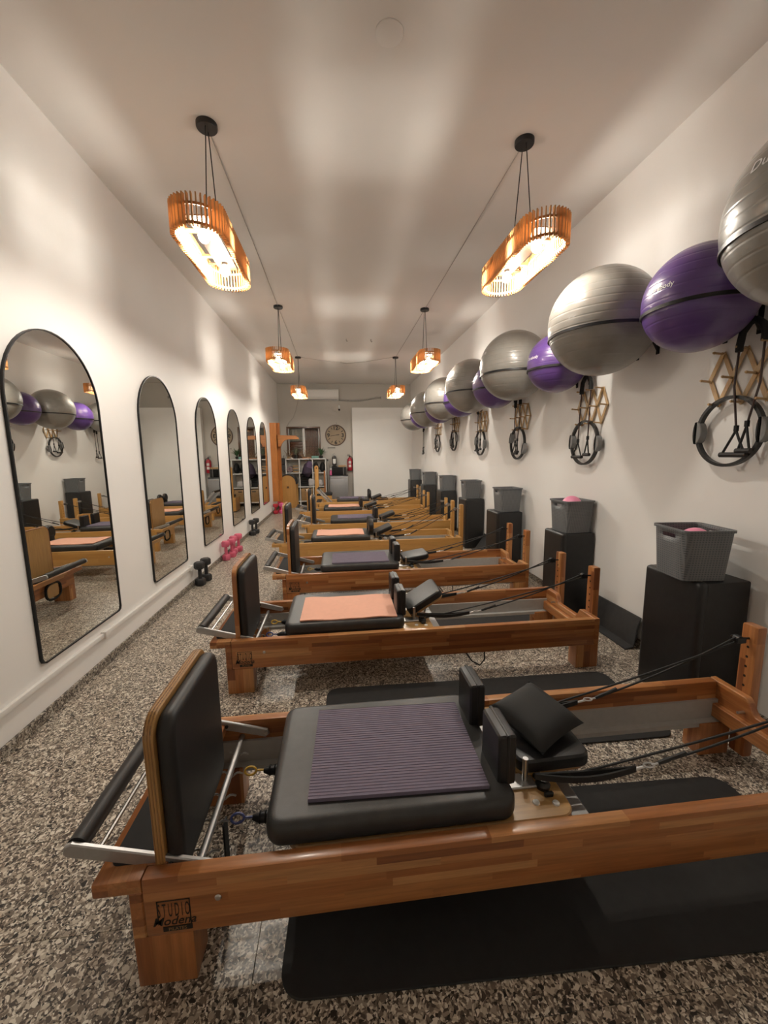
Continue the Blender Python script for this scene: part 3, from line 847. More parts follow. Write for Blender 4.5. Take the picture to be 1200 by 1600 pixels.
# ---------------------------------------------------------------- vinyl boxes and baskets along the right wall
near_words = ['nearest', 'second nearest', 'third nearest', 'fourth nearest', 'third farthest', 'second farthest', 'farthest']
BX = [(1.945, 1.945, .29, .37, 0), (1.95, 3.19, .29, .29, 0), (1.90, 4.44, .30, .33, 0), (1.955, 5.78, .28, .36, 0),
      (1.94, 7.12, .28, .36, 0), (1.93, 8.56, .27, .36, 0), (1.95, 10.2, .29, .36, 0)]
BH = .728
def basket_bm(hgt=.262, b=.113, tpx=.128, r=.03):
    bm = B()
    zs = [0, .06, .12, .18, .212, .234, .250, hgt]
    def ring(z):
        k = z/hgt; hw = b+(tpx-b)*k
        cx = [-hw, -hw+r*.3, -hw+r, -.048, -.02, .02, .048, hw-r, hw-r*.3, hw]
        P = []
        P += [(x, -hw) for x in cx[2:8]] + [(hw-r*.3, -hw+r*.3)]
        P += [(hw, y) for y in cx[2:8]] + [(hw-r*.3, hw-r*.3)]
        P += [(-x, hw) for x in cx[2:8]] + [(-hw+r*.3, hw-r*.3)]
        P += [(-hw, -y) for y in cx[2:8]] + [(-hw+r*.3, -hw+r*.3)]
        return [bm.verts.new((x, y, z)) for x, y in P]
    R = [ring(z) for z in zs]; n = len(R[0])
    for i in range(len(zs)-1):
        for k in range(n):
            if i == 4 and (k % 7) in (1, 2, 3) and (k//7) in (1, 3): continue      # hand holes in two sides
            bm.faces.new((R[i][k], R[i][(k+1) % n], R[i+1][(k+1) % n], R[i+1][k]))
    bm.faces.new(list(reversed(R[0])))
    return bm
def rim_bm(hgt=.262, tpx=.128, r=.03):
    bm = B(); o1 = rrect(-tpx-.006, tpx+.006, -tpx-.006, tpx+.006, .03, 5); i1 = rrect(-tpx+.004, tpx-.004, -tpx+.004, tpx-.004, .024, 5)
    n = len(o1); rr = [[bm.verts.new((p[0], p[1], z)) for p in pl] for z, pl in ((hgt-.010, i1), (hgt-.010, o1), (hgt+.003, o1), (hgt+.003, i1))]
    for a_, b_ in zip(rr, rr[1:]+rr[:1]):
        for k in range(n): bm.faces.new((a_[k], a_[(k+1) % n], b_[(k+1) % n], b_[k]))
    return bm
for i, (cx, cy, dx, dy, rz) in enumerate(BX):
    t = thing('sitting_box', '%s tall black vinyl box standing on end at the right wall' % near_words[i], 'box', (cx, cy, 0), rz, 'black vinyl boxes')
    obj('box_body', box(B(), -dx/2+.03, dx/2, -dy/2, dy/2, 0, BH, .012, 2), M['leather2'], t)
    obj('padded_face', box(B(), -dx/2, -dx/2+.055, -dy/2-.003, dy/2+.003, 0.004, BH+.002, .026, 4), M['leather'], t)
    rzb = [-.12, .06, .03, -.03, .02, .04, 0][i]
    bx, by = [(1.860, 1.905), (1.955, 3.175), (1.925, 4.42), (1.945, 5.76), (1.955, 7.10), (1.945, 8.52), (1.945, 10.16)][i]
    if i == 0: bx = 1.868
    b = thing('storage_basket', 'grey woven plastic basket on the %s black vinyl box' % near_words[i], 'basket', (bx, by, BH+.002), rzb, 'grey baskets')
    sh = obj('basket_shell', basket_bm(), M['basket'], b)
    md = sh.modifiers.new('thick', 'SOLIDIFY'); md.thickness = .004; md.offset = -1
    obj('basket_rim', rim_bm(), M['basket'], b)
    zb = [.225, .265, .20, .195, .19, .19, .18][i]
    o = obj('toning_ball', sphere(B(), (0, 0, 0), .082, 24, 14), M['hotpink'])
    o.location = (bx+[.02, .0, .0, 0, 0, 0, 0][i], by+[.0, .0, .02, 0, 0, 0, 0][i], BH+.002+max(.09, zb-.05)); tag(o, 'soft pink ball in the %s basket' % near_words[i], 'ball', 'pink balls in the baskets')
    if i in (1, 2):
        o = obj('folded_towel', box(B(), -.085, -.015, -.09, .09, .0, .235, .02, 3), M['fluff']); o.location = (bx, by, BH+.008)
        tag(o, 'white cloth tucked beside the pink ball in the %s basket' % near_words[i], 'cloth')

# ---------------------------------------------------------------- stability balls on wall hoops
def sphere_text(body, size, R, lon, lat, tilt=0.0):
    bm = text_bm(body, size, 0, 1.0, 0, .0003)
    bmesh.ops.subdivide_edges(bm, edges=[e for e in bm.edges if e.calc_length() > size*.25], cuts=2)
    for v in bm.verts:
        x, y = v.co.x*math.cos(tilt)-v.co.y*math.sin(tilt), v.co.x*math.sin(tilt)+v.co.y*math.cos(tilt)
        la = lat+y/R; lo = lon+x/(R*math.cos(lat))
        v.co = Vector((math.cos(la)*math.cos(lo), math.cos(la)*math.sin(lo), math.sin(la)))*(R+.0012)
    return bm
GB = [(1.335, 2.24, .335), (2.628, 2.237, .334), (3.985, 2.242, .331), (5.267, 2.254, .338), (6.585, 2.265, .339), (7.823, 2.237, .340), (9.42, 2.237, .315)]
PB = [(1.975, 2.152, .252), (3.345, 2.133, .238), (4.62, 2.165, .262), (5.93, 2.18, .262), (7.20, 2.185, .265), (8.62, 2.19, .27)]
def hoop(cy, cz, r, dz, label):
    cx = XR-.012-r; R = math.sqrt(r*r-dz*dz)+.0045; hh = .0085
    t = thing('ball_holder', label, 'ball holder', (XR, cy, cz-dz), 0, 'wall hoops for the balls')
    bm = B(); n = 64; ring = []
    for k in range(n):
        a = 2*PI*k/n; ca, sa = math.cos(a), math.sin(a)
        ring.append([bm.verts.new((cx-XR+q*ca, q*sa, z)) for q, z in ((R-.003, -hh), (R+.003, -hh), (R+.003, hh), (R-.003, hh))])
    for k in range(n):
        a, b = ring[k], ring[(k+1) % n]
        for q in range(4): bm.faces.new((a[q], a[(q+1) % 4], b[(q+1) % 4], b[q]))
    obj('hoop_ring', bm, M['black_metal'], t)
    for s in (-1, 1):
        bm = tube(B(), [(-.003, s*.09, -.11), (-.06, s*.095, -.03), (cx-XR+R*math.cos(.31), s*R*math.sin(.31), -.004)], .007, 8)
        br = obj('hoop_bracket', bm, M['black_metal'], t)
        obj('bracket_plate', box(B(), -.006, 0, s*.09-.014, s*.09+.014, -.13, .03, .002, 1), M['black_metal'], br)
gn = ['cut by the photo edge', 'second, largest seen whole', 'third from the front', 'fourth from the front', 'fifth from the front', 'sixth from the front', 'smallest, farthest of the row']
pn = ['nearest', 'second nearest', 'third nearest', 'fourth nearest, a thin crescent', 'second farthest, a thin sliver', 'farthest, a thin sliver']
for i, (y, z, r) in enumerate(GB):
    hoop(y, z, r, .085, 'black wall hoop under the grey ball %s' % gn[i])
    t = thing('stability_ball', 'big pearly grey exercise ball on the right wall, %s' % gn[i], 'exercise ball', (XR-.012-r, y, z), 0, 'grey exercise balls')
    bm = B(); bmesh.ops.create_uvsphere(bm, u_segments=64, v_segments=40, radius=r); obj('ball_shell', bm, M['ball_grey'], t)
    if i < 3:
        obj('ball_print', sphere_text('Dura', .055, r, PI, .30, 0), M['white_print'], t, False)
    if i == 0:
        obj('ball_print', sphere_text('M', .075, r, math.radians(148), .62, 0), M['white_print'], t, False)
for i, (y, z, r) in enumerate(PB):
    hoop(y, z, r, .055, 'black wall hoop under the purple ball, %s' % pn[i])
    t = thing('stability_ball', 'purple exercise ball between two grey ones on the wall, %s' % pn[i], 'exercise ball', (XR-.012-r, y, z), 0, 'purple exercise balls')
    bm = B(); bmesh.ops.create_uvsphere(bm, u_segments=64, v_segments=40, radius=r); obj('ball_shell', bm, M['ball_purple'], t)
    if i < 2:
        obj('ball_print', sphere_text('Durabody', .034, r, PI+.12, .10, 0), M['white_print'], t, False)

# ---------------------------------------------------------------- peg racks, pilates rings, resistance tubes
RK = [(1.930, 1.775), (3.190, 1.755), (4.470, 1.785), (5.72, 1.83), (7.06, 1.90), (8.26, 1.90)]
SP, HH = .127, .135
def seg_bar(bm, p, q, w, th, x):
    """flat strip in the wall plane between two (y, z) points"""
    d = Vector((q[0]-p[0], q[1]-p[1])); ln = d.length; a = math.atan2(d.y, d.x)
    m = Matrix.Translation((x, p[0], p[1])) @ Matrix.Rotation(a, 4, 'X')
    return box(bm, -th/2, th/2, -.008, ln+.008, -w/2, w/2, .002, 1, m)
stn = ['nearest', 'second nearest', 'third nearest', 'fourth nearest', 'second farthest', 'farthest']
def rack(y, z, i):
    t = thing('peg_rack', '%s accordion peg rack of pale wood on the right wall' % stn[i], 'peg rack', (XR, y, z), 0, 'accordion peg racks')
    Mp = [(SP*(k-1.5), 0) for k in range(4)]; Tp = [(SP*(k-1), HH) for k in range(3)]; Bp = [(SP*(k-1), -HH) for k in range(3)]
    for k in range(3):
        for p, q, x in ((Mp[k], Tp[k], -.008), (Tp[k], Mp[k+1], -.0145), (Mp[k], Bp[k], -.0145), (Bp[k], Mp[k+1], -.008)):
            obj('strip', seg_bar(B(), p, q, .025, .006, x), M['peg'], t)
    for p in Mp+Tp+Bp:
        bm = tube(B(), [(-.001, p[0], p[1]), (-.062, p[0], p[1]+.004), (-.068, p[0], p[1]+.0045), (-.075, p[0], p[1]+.005)], .006, 8, rs=[.006, .006, .0075, .0055])
        obj('peg', bm, M['peg'], t)
def magic_ring(y, z, i, rot=0.0, yaw=0.0):
    t = thing('pilates_ring', 'black hoop with grey hand pads hanging from the %s peg rack' % stn[i], 'pilates ring', (XR-.042, y, z), yaw, 'pilates rings')
    R = .178
    bm = B(); n = 56; ring = []
    for k in range(n):
        a = 2*PI*k/n
        ring.append([bm.verts.new((x, q*math.cos(a), q*math.sin(a))) for q, x in ((R-.008, -.013), (R+.008, -.013), (R+.008, .013), (R-.008, .013))])
    for k in range(n):
        a, b = ring[k], ring[(k+1) % n]
        for q in range(4): bm.faces.new((a[q], a[(q+1) % 4], b[(q+1) % 4], b[q]))
    obj('hoop', bm, M['black'], t)
    for s in (1, -1):                       # +y is the far pad (left in the picture)
        sg = 1 if s > 0 else -1
        # outer and inner faces of the hand grip
        for side, mat, nm in ((1, M['black'] if s > 0 else M['grey_pad'], 'grip_pad'), (-1, M['grey_pad'] if s > 0 else M['black'], 'grip_pad')):
            P = []
            for k in range(13):
                a = -1+2*k/12; P.append((sg*(R+side*(.006+(.030 if mat is M['grey_pad'] else .014)*(1-a*a)**.6)), a*.062))
            P += [(sg*(R+side*.004), .062), (sg*(R+side*.004), -.062)]
            o = obj(nm, prism(B(), P, 'x', -.022, .022, .004, 1), mat, t)
    t.rotation_euler = (rot, 0, yaw)
    return t
def band(y, z, i, lab, flip=1, wide=.062):
    """doubled exercise tube hung over the pegs: padded loop on top, two handles below"""
    t = thing('resistance_tube', lab, 'resistance tube', (XR-.058, y, z), 0, 'resistance tubes')
    P = [(0, -wide, -.005), (0, -wide, .03), (0, -wide*.75, .075), (0, -wide*.2, .105), (0, wide*.35, .10), (0, wide*.85, .06), (0, wide, .0), (0, wide, -.03)]
    obj('padded_loop', tube(B(), P, .017, 10), M['strap'], t)
    hz = [-.40, -.42]
    for k, s in enumerate((-1, 1)):
        y0 = s*wide
        obj('tube', tube(B(), [(0, y0, -.01), (-.003, y0*1.05, -.2), (-.006, y0*.75+.02*s*flip, hz[k])], .0052, 8), M['tube'], t)
        yh = y0*.75+.02*s*flip; zz = hz[k]
        wd = .062 if s > 0 else .030
        bm = B()
        tube(bm, [(-.006, yh, zz+.02), (-.006, yh, zz-.01)], .011, 8)
        for q in (-1, 1):
            tube(bm, [(-.006, yh, zz-.005), (-.008, yh+q*wd*.35, zz-.05), (-.010, yh+q*wd, zz-.13)], .006, 6)
        h = obj('handle_strap', bm, M['strap'], t)
        obj('grip', tube(B(), [(-.010, yh-wd-.008, zz-.13), (-.010, yh+wd+.008, zz-.13)], .014, 10), M['foam'], h)
for i, (y, z) in enumerate(RK):
    rack(y, z, i)
    ry = [1.955, 3.222, 4.50, 5.735, 7.10, 8.29][i]; rz_ = [1.492, 1.468, 1.498, 1.54, 1.615, 1.60][i]
    magic_ring(ry, rz_, i, [0.0, .06, .35, .15, -.2, .2][i])
    band(y-.065 if i == 0 else y+.02, z+HH+.01, i, 'black exercise tube with handles over the %s peg rack' % stn[i], 1 if i % 2 else -1)
band(9.58, 1.93, 6, 'lone black exercise tube hanging beyond the last peg rack', 1, .04)

# ---------------------------------------------------------------- dumbbells along the left wall
def dumbbell(x, y, mat, label, h=.255, r=.050, group=None, lean=0.0):
    t = thing('dumbbell', label, 'dumbbell', (x, y, 0), random.uniform(0, 1), group)
    for z0, z1 in ((0, .078), (h-.078, h)):
        bm = B()
        lathe(bm, [(0, z0), (r*.8, z0), (r, z0+.014), (r, z1-.014), (r*.8, z1), (0, z1)], 6)
        obj('hex_head', bm, mat, t)
    obj('grip', tube(B(), [(0, 0, .07), (0, 0, h*.5), (0, 0, h-.07)], .018, 12, rs=[.018, .021, .018]), mat, t)
dumbbell(-1.530, 4.44, M['dumb'], 'black dumbbell standing by the wall, nearest of the near pair', .262, .056, 'black dumbbells')
dumbbell(-1.515, 4.60, M['dumb'], 'black dumbbell standing right behind the nearest black one', .262, .056, 'black dumbbells')
dumbbell(-1.535, 5.50, M['pink'], 'nearest pink dumbbell standing by the wall', .262, .056, 'pink dumbbells')
dumbbell(-1.500, 5.66, M['pink'], 'second pink dumbbell from the front by the wall', .255, .054, 'pink dumbbells')
dumbbell(-1.520, 5.84, M['pink'], 'third pink dumbbell from the front by the wall', .262, .056, 'pink dumbbells')
dumbbell(-1.490, 6.00, M['pink'], 'last of the four pink dumbbells by the wall', .262, .056, 'pink dumbbells')
dumbbell(-1.530, 7.18, M['dumb'], 'black dumbbell by the wall below the fourth mirror, nearer one', .275, .058, 'black dumbbells')
dumbbell(-1.500, 7.36, M['dumb'], 'black dumbbell by the wall below the fourth mirror, farther one', .275, .058, 'black dumbbells')
dumbbell(-1.520, 9.78, M['red'], 'red dumbbell at the foot of the orange wooden post', .24, .058, 'dumbbells at the post')
dumbbell(-1.385, 9.83, M['rose'], 'rose pink dumbbell beside the red one at the orange post', .25, .058, 'dumbbells at the post')
dumbbell(-1.44, 9.98, M['red'], 'red dumbbell behind the rose pink one at the orange post', .27, .058, 'dumbbells at the post')

# ---------------------------------------------------------------- back of the room
# orange wall tower with arm
t = thing('wall_tower', 'tall orange wooden post with a bracket arm on the left wall', 'exercise tower', (XL, 10.1, 0))
obj('front_plank', box(B(), 0.0, .150, -.06, -.01, .27, 2.16, .005, 1), M['pine_z'], t)
obj('rear_post', box(B(), .06, .20, .22, .30, .12, 2.18, .005, 1), M['pine_z'], t)
for k in range(9):
    z = .5+k*.18
    obj('tie_rod', tube(B(), [(.10, -.02, z), (.10, .24, z)], .012, 8), M['pine_y'], t)
arm = [(.12, 1.60), (.12, 1.88), (.60, 1.86), (.67, 1.80), (.66, 1.775), (.42, 1.775), (.34, 1.755), (.28, 1.71), (.245, 1.65), (.235, 1.60)]
obj('bracket_arm', prism(B(), arm, 'y', .10, .15, .004, 1), M['pine_x'], t)
obj('arm_block', box(B(), .0, .16, .10, .15, 1.6, 1.88, .004, 1), M['pine_z'], t)
# ladder barrel
t = thing('ladder_barrel', 'yellow wooden barrel with arched side panels and black padded top', 'pilates barrel', (-1.325, 10.75, 0))
def archp(w, h, r): 
    P = [(-w/2, .03), (-w/2, h-r)]
    for k in range(13):
        a = PI-PI*k/12; P.append(((w/2)*math.cos(a), h-r+r*math.sin(a)))
    return P+[(w/2, .03)]
for y0 in (0, .42): obj('side_panel', prism(B(), archp(.44, .87, .22), 'y', y0, y0+.035, .004, 1), M['maple_z'], t)
bm = B(); P = []
for k in range(15):
    a = PI*1.02-PI*1.04*k/14; P.append((.232*math.cos(a), .65+.248*math.sin(a)))
for k in reversed(range(15)):
    a = PI*1.02-PI*1.04*k/14; P.append((.205*math.cos(a), .65+.218*math.sin(a)))
prism(bm, P, 'y', -.012, .46, .006, 2); obj('padded_top', bm, M['leather'], t)
obj('base_board', box(B(), -.2, .2, .02, .44, 0, .05, .004), M['maple_x'], t)
b = B(); box(b, -.035, .035, -.003, 0, .53, .545); box(b, -.025, .025, -.003, 0, .55, .575); obj('panel_logo', b, M['print'], t, False)
# pilates chair with handle posts
t = thing('pilates_chair', 'yellow wooden chair with black seat and tall handle post, behind the farthest reformer', 'pilates chair', (-.44, 10.28, 0))
obj('chair_body', box(B(), -.20, .26, -.02, .40, .02, .36, .006, 1), M['maple_x'], t)
obj('chair_seat', prism(B(), rrect(-.12, .27, -.03, .41, .04), 'z', .36, .415, .015, 3), M['leather'], t)
for v0 in (.0, .33):
    bm = prism(B(), rrect(-.155, -.055, .2, 1.12, .048, 6), 'y', v0, v0+.05, .006, 1) if v0 == 0 else prism(B(), rrect(.06, .10, .40, .98, .018, 5), 'y', v0, v0+.04, .004, 1)
    obj('handle_post', bm, M['maple_z'] if v0 == 0 else M['mahog_z'], t)
obj('post_bolt', lathe(B(), [(0, .004), (.014, .003), (.016, 0), (0, 0)], 10, Matrix.Translation((-.105, -.0005, 1.06)) @ Matrix.Rotation(PI/2, 4, 'X')), M['dark_hole'], t)
# white cube shelf unit
SX0, SX1, SY0, SY1 = -1.43, -.33, 11.28, 11.62
t = thing('shelf_unit', 'white open cube shelf unit standing under the window', 'shelf', (0, 0, 0))
zs = [.10, .50, .885, 1.265]
for z in zs: obj('shelf_board', box(B(), SX0, SX1, SY0, SY1, z, z+.026, .002, 1), M['white'], t)
for k in range(4):
    x = SX0+(SX1-SX0-.026)*k/3
    obj('upright', box(B(), x, x+.026, SY0-.002, SY1, 0, 1.291, .002, 1), M['white'], t)
cw = (SX1-SX0)/3
def sx(c, f): return SX0+cw*(c+f)
Y0 = SY0+.05
o = obj('rolled_towel', lathe(B(), [(0, -.13), (.075, -.13), (.085, -.11), (.085, .11), (.075, .13), (.03, .13), (.028, .10), (0, .10)], 20, Matrix.Translation((sx(0, .30), Y0+.13, .911+.087)) @ Matrix.Rotation(PI/2, 4, 'X')), M['towel'])
tag(o, 'rolled mauve towel on the left of the upper shelf', 'towel')
o = thing('wooden_crate', 'small pale wooden crate beside the rolled towel on the shelf', 'crate', (sx(0, .74), Y0+.08, .911))
for z in (.0, .085, .155): obj('crate_slat', box(B(), -.08, .08, -.07, -.06, z+.005, z+.04, .002), M['kraft'], o)
for x in (-.08, .068): obj('crate_side', box(B(), x, x+.012, -.06, .07, 0, .20, .002), M['kraft'], o)
obj('crate_base', box(B(), -.068, .068, -.06, .07, 0, .012), M['kraft'], o)
def lump(name, c, s, mat, label, cat, seed=0, parent=None):
    rnd = random.Random(seed); bm = B(); bmesh.ops.create_icosphere(bm, subdivisions=3, radius=1.0)
    ph = [rnd.uniform(0, 6) for _ in range(6)]
    for v in bm.verts:
        n = v.co.normalized(); k = 1+.10*math.sin(n.x*4+ph[0])+.10*math.sin(n.y*5+ph[1])+.08*math.sin(n.z*6+ph[2])
        q = n*k
        v.co = Vector((math.copysign(abs(q.x)**.8, q.x)*s[0], math.copysign(abs(q.y)**.8, q.y)*s[1], max(-.9, q.z)*s[2]))
    lo = min(v.co.z for v in bm.verts)
    o = obj(name, bm, mat, parent); o.location = (c[0], c[1], c[2]-lo)
    if label: tag(o, label, cat)
    return o
t = thing('hung_bag', 'dark purple drawstring bag hanging over the middle shelves', 'bag', (sx(1, .68), SY0-.06, .88))
bm = B()
tube(bm, [(.02, 0, .30), (0, 0, .24), (-.02, -.02, .12), (-.04, -.02, .02), (-.02, -.01, -.08)], .09, 14, rs=[.05, .10, .13, .14, .05])
obj('bag_body', bm, M['cloth_purple'], t)
obj('bag_flap', tube(B(), [(.05, -.005, .33), (.03, -.02, .24), (.0, -.035, .16)], .09, 12, rs=[.055, .095, .10]), M['cloth_violet'], t)
obj('bag_cord', tube(B(), [(.05, 0, .32), (.05, .06, .40), (.04, .08, .42)], .008, 6), M['strap'], t)
lump('black_bag', (sx(2, .22), Y0+.10, .911), (.085, .10, .13), M['cushion'], 'black cloth bag on the right upper shelf, left one', 'bag', 3)
lump('black_bag', (sx(2, .72), Y0+.10, .911), (.085, .10, .13), M['cushion'], 'black cloth bag on the right upper shelf, right one', 'bag', 4)
for k in range(5):
    o = obj('folded_blanket', box(B(), -.12, .12, -.10, .12, 0, .062, .025, 3), M['cushion']); o.location = (sx(1, .40)+.006*math.sin(k*3), Y0+.12, .527+k*.064)
    tag(o, ['lowest black folded blanket on the middle shelf', 'second black folded blanket from the bottom of the pile', 'middle black folded blanket of the pile', 'second black folded blanket from the top of the pile', 'topmost black folded blanket of the pile on the shelf'][k], 'blanket', 'folded black blankets')
lump('plastic_bag', (sx(1, .86), Y0+.02, .527), (.085, .10, .12), M['fluff'], 'crumpled pale plastic bag beside the black blankets', 'bag', 5)
lump('plastic_bag', (sx(2, .45), Y0+.10, .527), (.10, .10, .10), M['fluff'], 'pale plastic bag on the lower right shelf', 'bag', 6)
t = thing('drawer_box', 'beige storage drawer box in the lowest middle cube', 'box', (sx(1, .5), Y0, .128))
obj('drawer_body', box(B(), -.155, .155, -.02, .24, 0, .34, .006), M['kraft'], t)
obj('drawer_pull', box(B(), -.05, .05, -.028, -.02, .27, .295, .003), M['black'], t)
t = thing('drawer_box', 'beige storage drawer box in the lowest right cube', 'box', (sx(2, .5), Y0, .128))
obj('drawer_body', box(B(), -.155, .155, -.02, .24, 0, .34, .006), M['kraft'], t)
obj('drawer_pull', box(B(), -.05, .05, -.028, -.02, .27, .295, .003), M['black'], t)
# on top of the shelf: plants, twigs, small boxes
def plant(x, y, z, label, leaf, n, h, spread, pot):
    t = thing('potted_plant', label, 'plant', (x, y, z))
    obj('pot', lathe(B(), [(0, 0), (pot*.75, 0), (pot, pot*1.5), (pot*.9, pot*1.5), (pot*.85, pot*1.3), (0, pot*1.3)], 16), M['soil'], t)
    rnd = random.Random(int(x*100)); bm = B()
    for k in range(n):
        a = rnd.uniform(0, 2*PI); ln = h*rnd.uniform(.6, 1.1); sp = spread*rnd.uniform(.3, 1.0); wd = .010+.006*rnd.random()
        d = Vector((math.cos(a), math.sin(a)*.6, 0)); s = Vector((-math.sin(a), math.cos(a)*.6, 0))
        prev = None
        for q in range(5):
            u = q/4; p = d*sp*u**1.4 + Vector((0, 0, pot*1.3+ln*(u-.35*u*u*u*(sp/spread)))); ww = wd*(math.sin(PI*min(1, .15+.85*u))+.05)
            cur = [bm.verts.new(p-s*ww), bm.verts.new(p+Vector((0, 0, -.004))), bm.verts.new(p+s*ww)]
            if prev:
                bm.faces.new((prev[0], prev[1], cur[1], cur[0])); bm.faces.new((prev[1], prev[2], cur[2], cur[1]))
            prev = cur
    o = obj('foliage', bm, leaf, t); o['kind'] = 'stuff'
ZT = 1.291
plant(-1.15, 11.44, ZT, 'grey green spiky plant in a dark pot on the left of the shelf top', M['leaf2'], 46, .26, .17, .065)
plant(-.46, 11.44, ZT, 'bright green plant in a dark pot on the right end of the shelf', M['leaf'], 40, .28, .20, .050)
o = obj('teal_case', box(B(), -.10, .10, -.08, .08, 0, .07, .01, 2), M['teal']); o.location = (-.62, 11.42, ZT); tag(o, 'teal box lying beside the green plant on the shelf', 'box')
t = thing('driftwood', 'bare branching driftwood ornament in the middle of the shelf top', 'ornament', (-.86, 11.45, ZT))
obj('wood_base', box(B(), -.12, .12, -.05, .05, 0, .03, .006), M['mahog_x'], t)
rnd = random.Random(11)
for k in range(9):
    x = -.20+.05*k; bm = B()
    P = [(x*.5, 0, .02)]
    for q in range(1, 6): P.append((x*(.5+.15*q)+rnd.uniform(-.02, .02), rnd.uniform(-.02, .02), .02+.045*q))
    tube(bm, P, .008, 6, rs=[.011, .010, .008, .007, .006, .004]); obj('branch', bm, M['twig'], t)
t = thing('driftwood', 'bundle of dry twigs at the left end of the shelf top', 'ornament', (-1.33, 11.45, ZT))
obj('wood_base', box(B(), -.06, .06, -.04, .04, 0, .05, .006), M['kraft'], t)
for k in range(6):
    x = -.05+.02*k; bm = B(); P = [(x, 0, .04)]
    for q in range(1, 5): P.append((x*(1+.4*q)+rnd.uniform(-.02, .02), rnd.uniform(-.02, .02), .04+.05*q))
    tube(bm, P, .007, 6, rs=[.009, .008, .007, .006, .004]); obj('branch', bm, M['twig'], t)
o = obj('shell_dish', lathe(B(), [(0, 0), (.03, 0), (.055, .03), (.05, .03), (.028, .008), (0, .008)], 18), M['white']); o.location = (-1.27, 11.36, ZT); tag(o, 'small white dish on the shelf top before the plant', 'dish')
# dark case on the wall beside the shelf, and a grey pole
t = thing('hanging_case', 'dark grey rounded case hanging beside the shelf unit', 'case', (-1.50, 11.40, .96))
for z in (.0, .17): 
    bm = prism(B(), rrect(-.065, .065, z, z+.18, .05, 6), 'y', -.05, .05, .03, 4); obj('case_half', bm, M['pack'], t)
obj('case_hook', tube(B(), [(0, .03, .33), (0, .06, .40), (0, .24, .42)], .006, 6), M['black_metal'], t)
t = thing('floor_pole', 'thin grey pole standing upright beside the white shelf', 'pole', (-.285, 11.30, 0))
obj('pole_shaft', tube(B(), [(0, 0, 0), (0, .02, 1.22)], .012, 10), M['cable'], t)
obj('pole_cap', lathe(B(), [(0, 1.21), (.018, 1.21), (.020, 1.25), (.012, 1.27), (0, 1.27)], 12, Matrix.Translation((0, .02, 0))), M['black'], t)
t = thing('floor_pole', 'second grey pole standing close to the fridge', 'pole', (-.235, 11.32, 0))
obj('pole_shaft', tube(B(), [(0, 0, 0), (0, .02, .86)], .012, 10), M['cable'], t)
obj('pole_cap', lathe(B(), [(0, .85), (.014, .85), (.014, .88), (0, .88)], 12, Matrix.Translation((0, .02, 0))), M['white'], t)
# fridge, microwave, coffee machine
t = thing('mini_fridge', 'small grey fridge standing left of the white partition', 'fridge', (.015, 11.38, 0))
obj('fridge_body', box(B(), -.245, .245, -.20, .24, 0, .80, .008, 2), M['fridge'], t)
d = obj('fridge_door', box(B(), -.245, .245, -.235, -.205, .03, .775, .01, 2), M['fridge'], t)
obj('door_handle', box(B(), -.22, .22, -.250, -.235, .745, .765, .004, 1), M['alu'], d)
obj('fridge_top', box(B(), -.25, .25, -.22, .245, .80, .822, .006, 2), M['pack'], t)
t = thing('microwave', 'black microwave oven on top of the grey fridge', 'microwave', (.025, 11.35, .822))
obj('oven_body', box(B(), -.20, .20, -.12, .18, .008, .222, .006, 2), M['pack'], t)
obj('oven_door', box(B(), -.195, .11, -.135, -.122, .014, .216, .004, 1), M['smoke'], t)
obj('control_panel', box(B(), .118, .195, -.135, -.122, .014, .216, .004, 1), M['black'], t)
obj('door_trim', box(B(), .108, .118, -.142, -.122, .014, .216, .003, 1), M['alu'], t)
for x in (-.17, .17): obj('foot', box(B(), x-.02, x+.02, -.08, .12, 0, .01), M['black'], t)
t = thing('coffee_machine', 'black and white coffee machine on the left of the microwave', 'coffee machine', (-.10, 11.34, 1.044))
bm = B(); lathe(bm, [(0, 0), (.075, 0), (.078, .02), (.05, .028), (.0, .028)], 20); obj('base', bm, M['black'], t)
obj('column', prism(B(), rrect(-.062, .062, .02, .32, .06, 6), 'y', .0, .09, .012, 2), M['black'], t)
obj('front_panel', prism(B(), rrect(-.04, .04, .09, .24, .03, 5), 'y', -.03, .0, .006, 2), M['white_plastic'], t)
obj('brew_head', prism(B(), rrect(-.05, .05, .23, .30, .03, 5), 'y', -.06, .0, .01, 2), M['pack'], t)
n = 18
obj('lid_handle', tube(B(), [(.045*math.cos(PI*k/n), .04, .32+.05*math.sin(PI*k/n)) for k in range(n+1)], .008, 8), M['alu'], t)
o = obj('wooden_tray', box(B(), -.105, .105, -.09, .09, 0, .05, .008, 2), M['kraft']); o.location = (.11, 11.36, 1.044); tag(o, 'wooden tray box on top of the microwave', 'box')
t = thing('spray_bottle', 'white and pink bottle standing left of the microwave', 'bottle', (-.205, 11.26, .822))
obj('bottle_body', lathe(B(), [(0, 0), (.032, 0), (.034, .02), (.034, .11), (.015, .14), (.015, .15), (0, .15)], 16), M['rose'], t)
obj('bottle_cap', box(B(), -.025, .035, -.012, .012, .15, .19, .006, 2), M['white'], t)
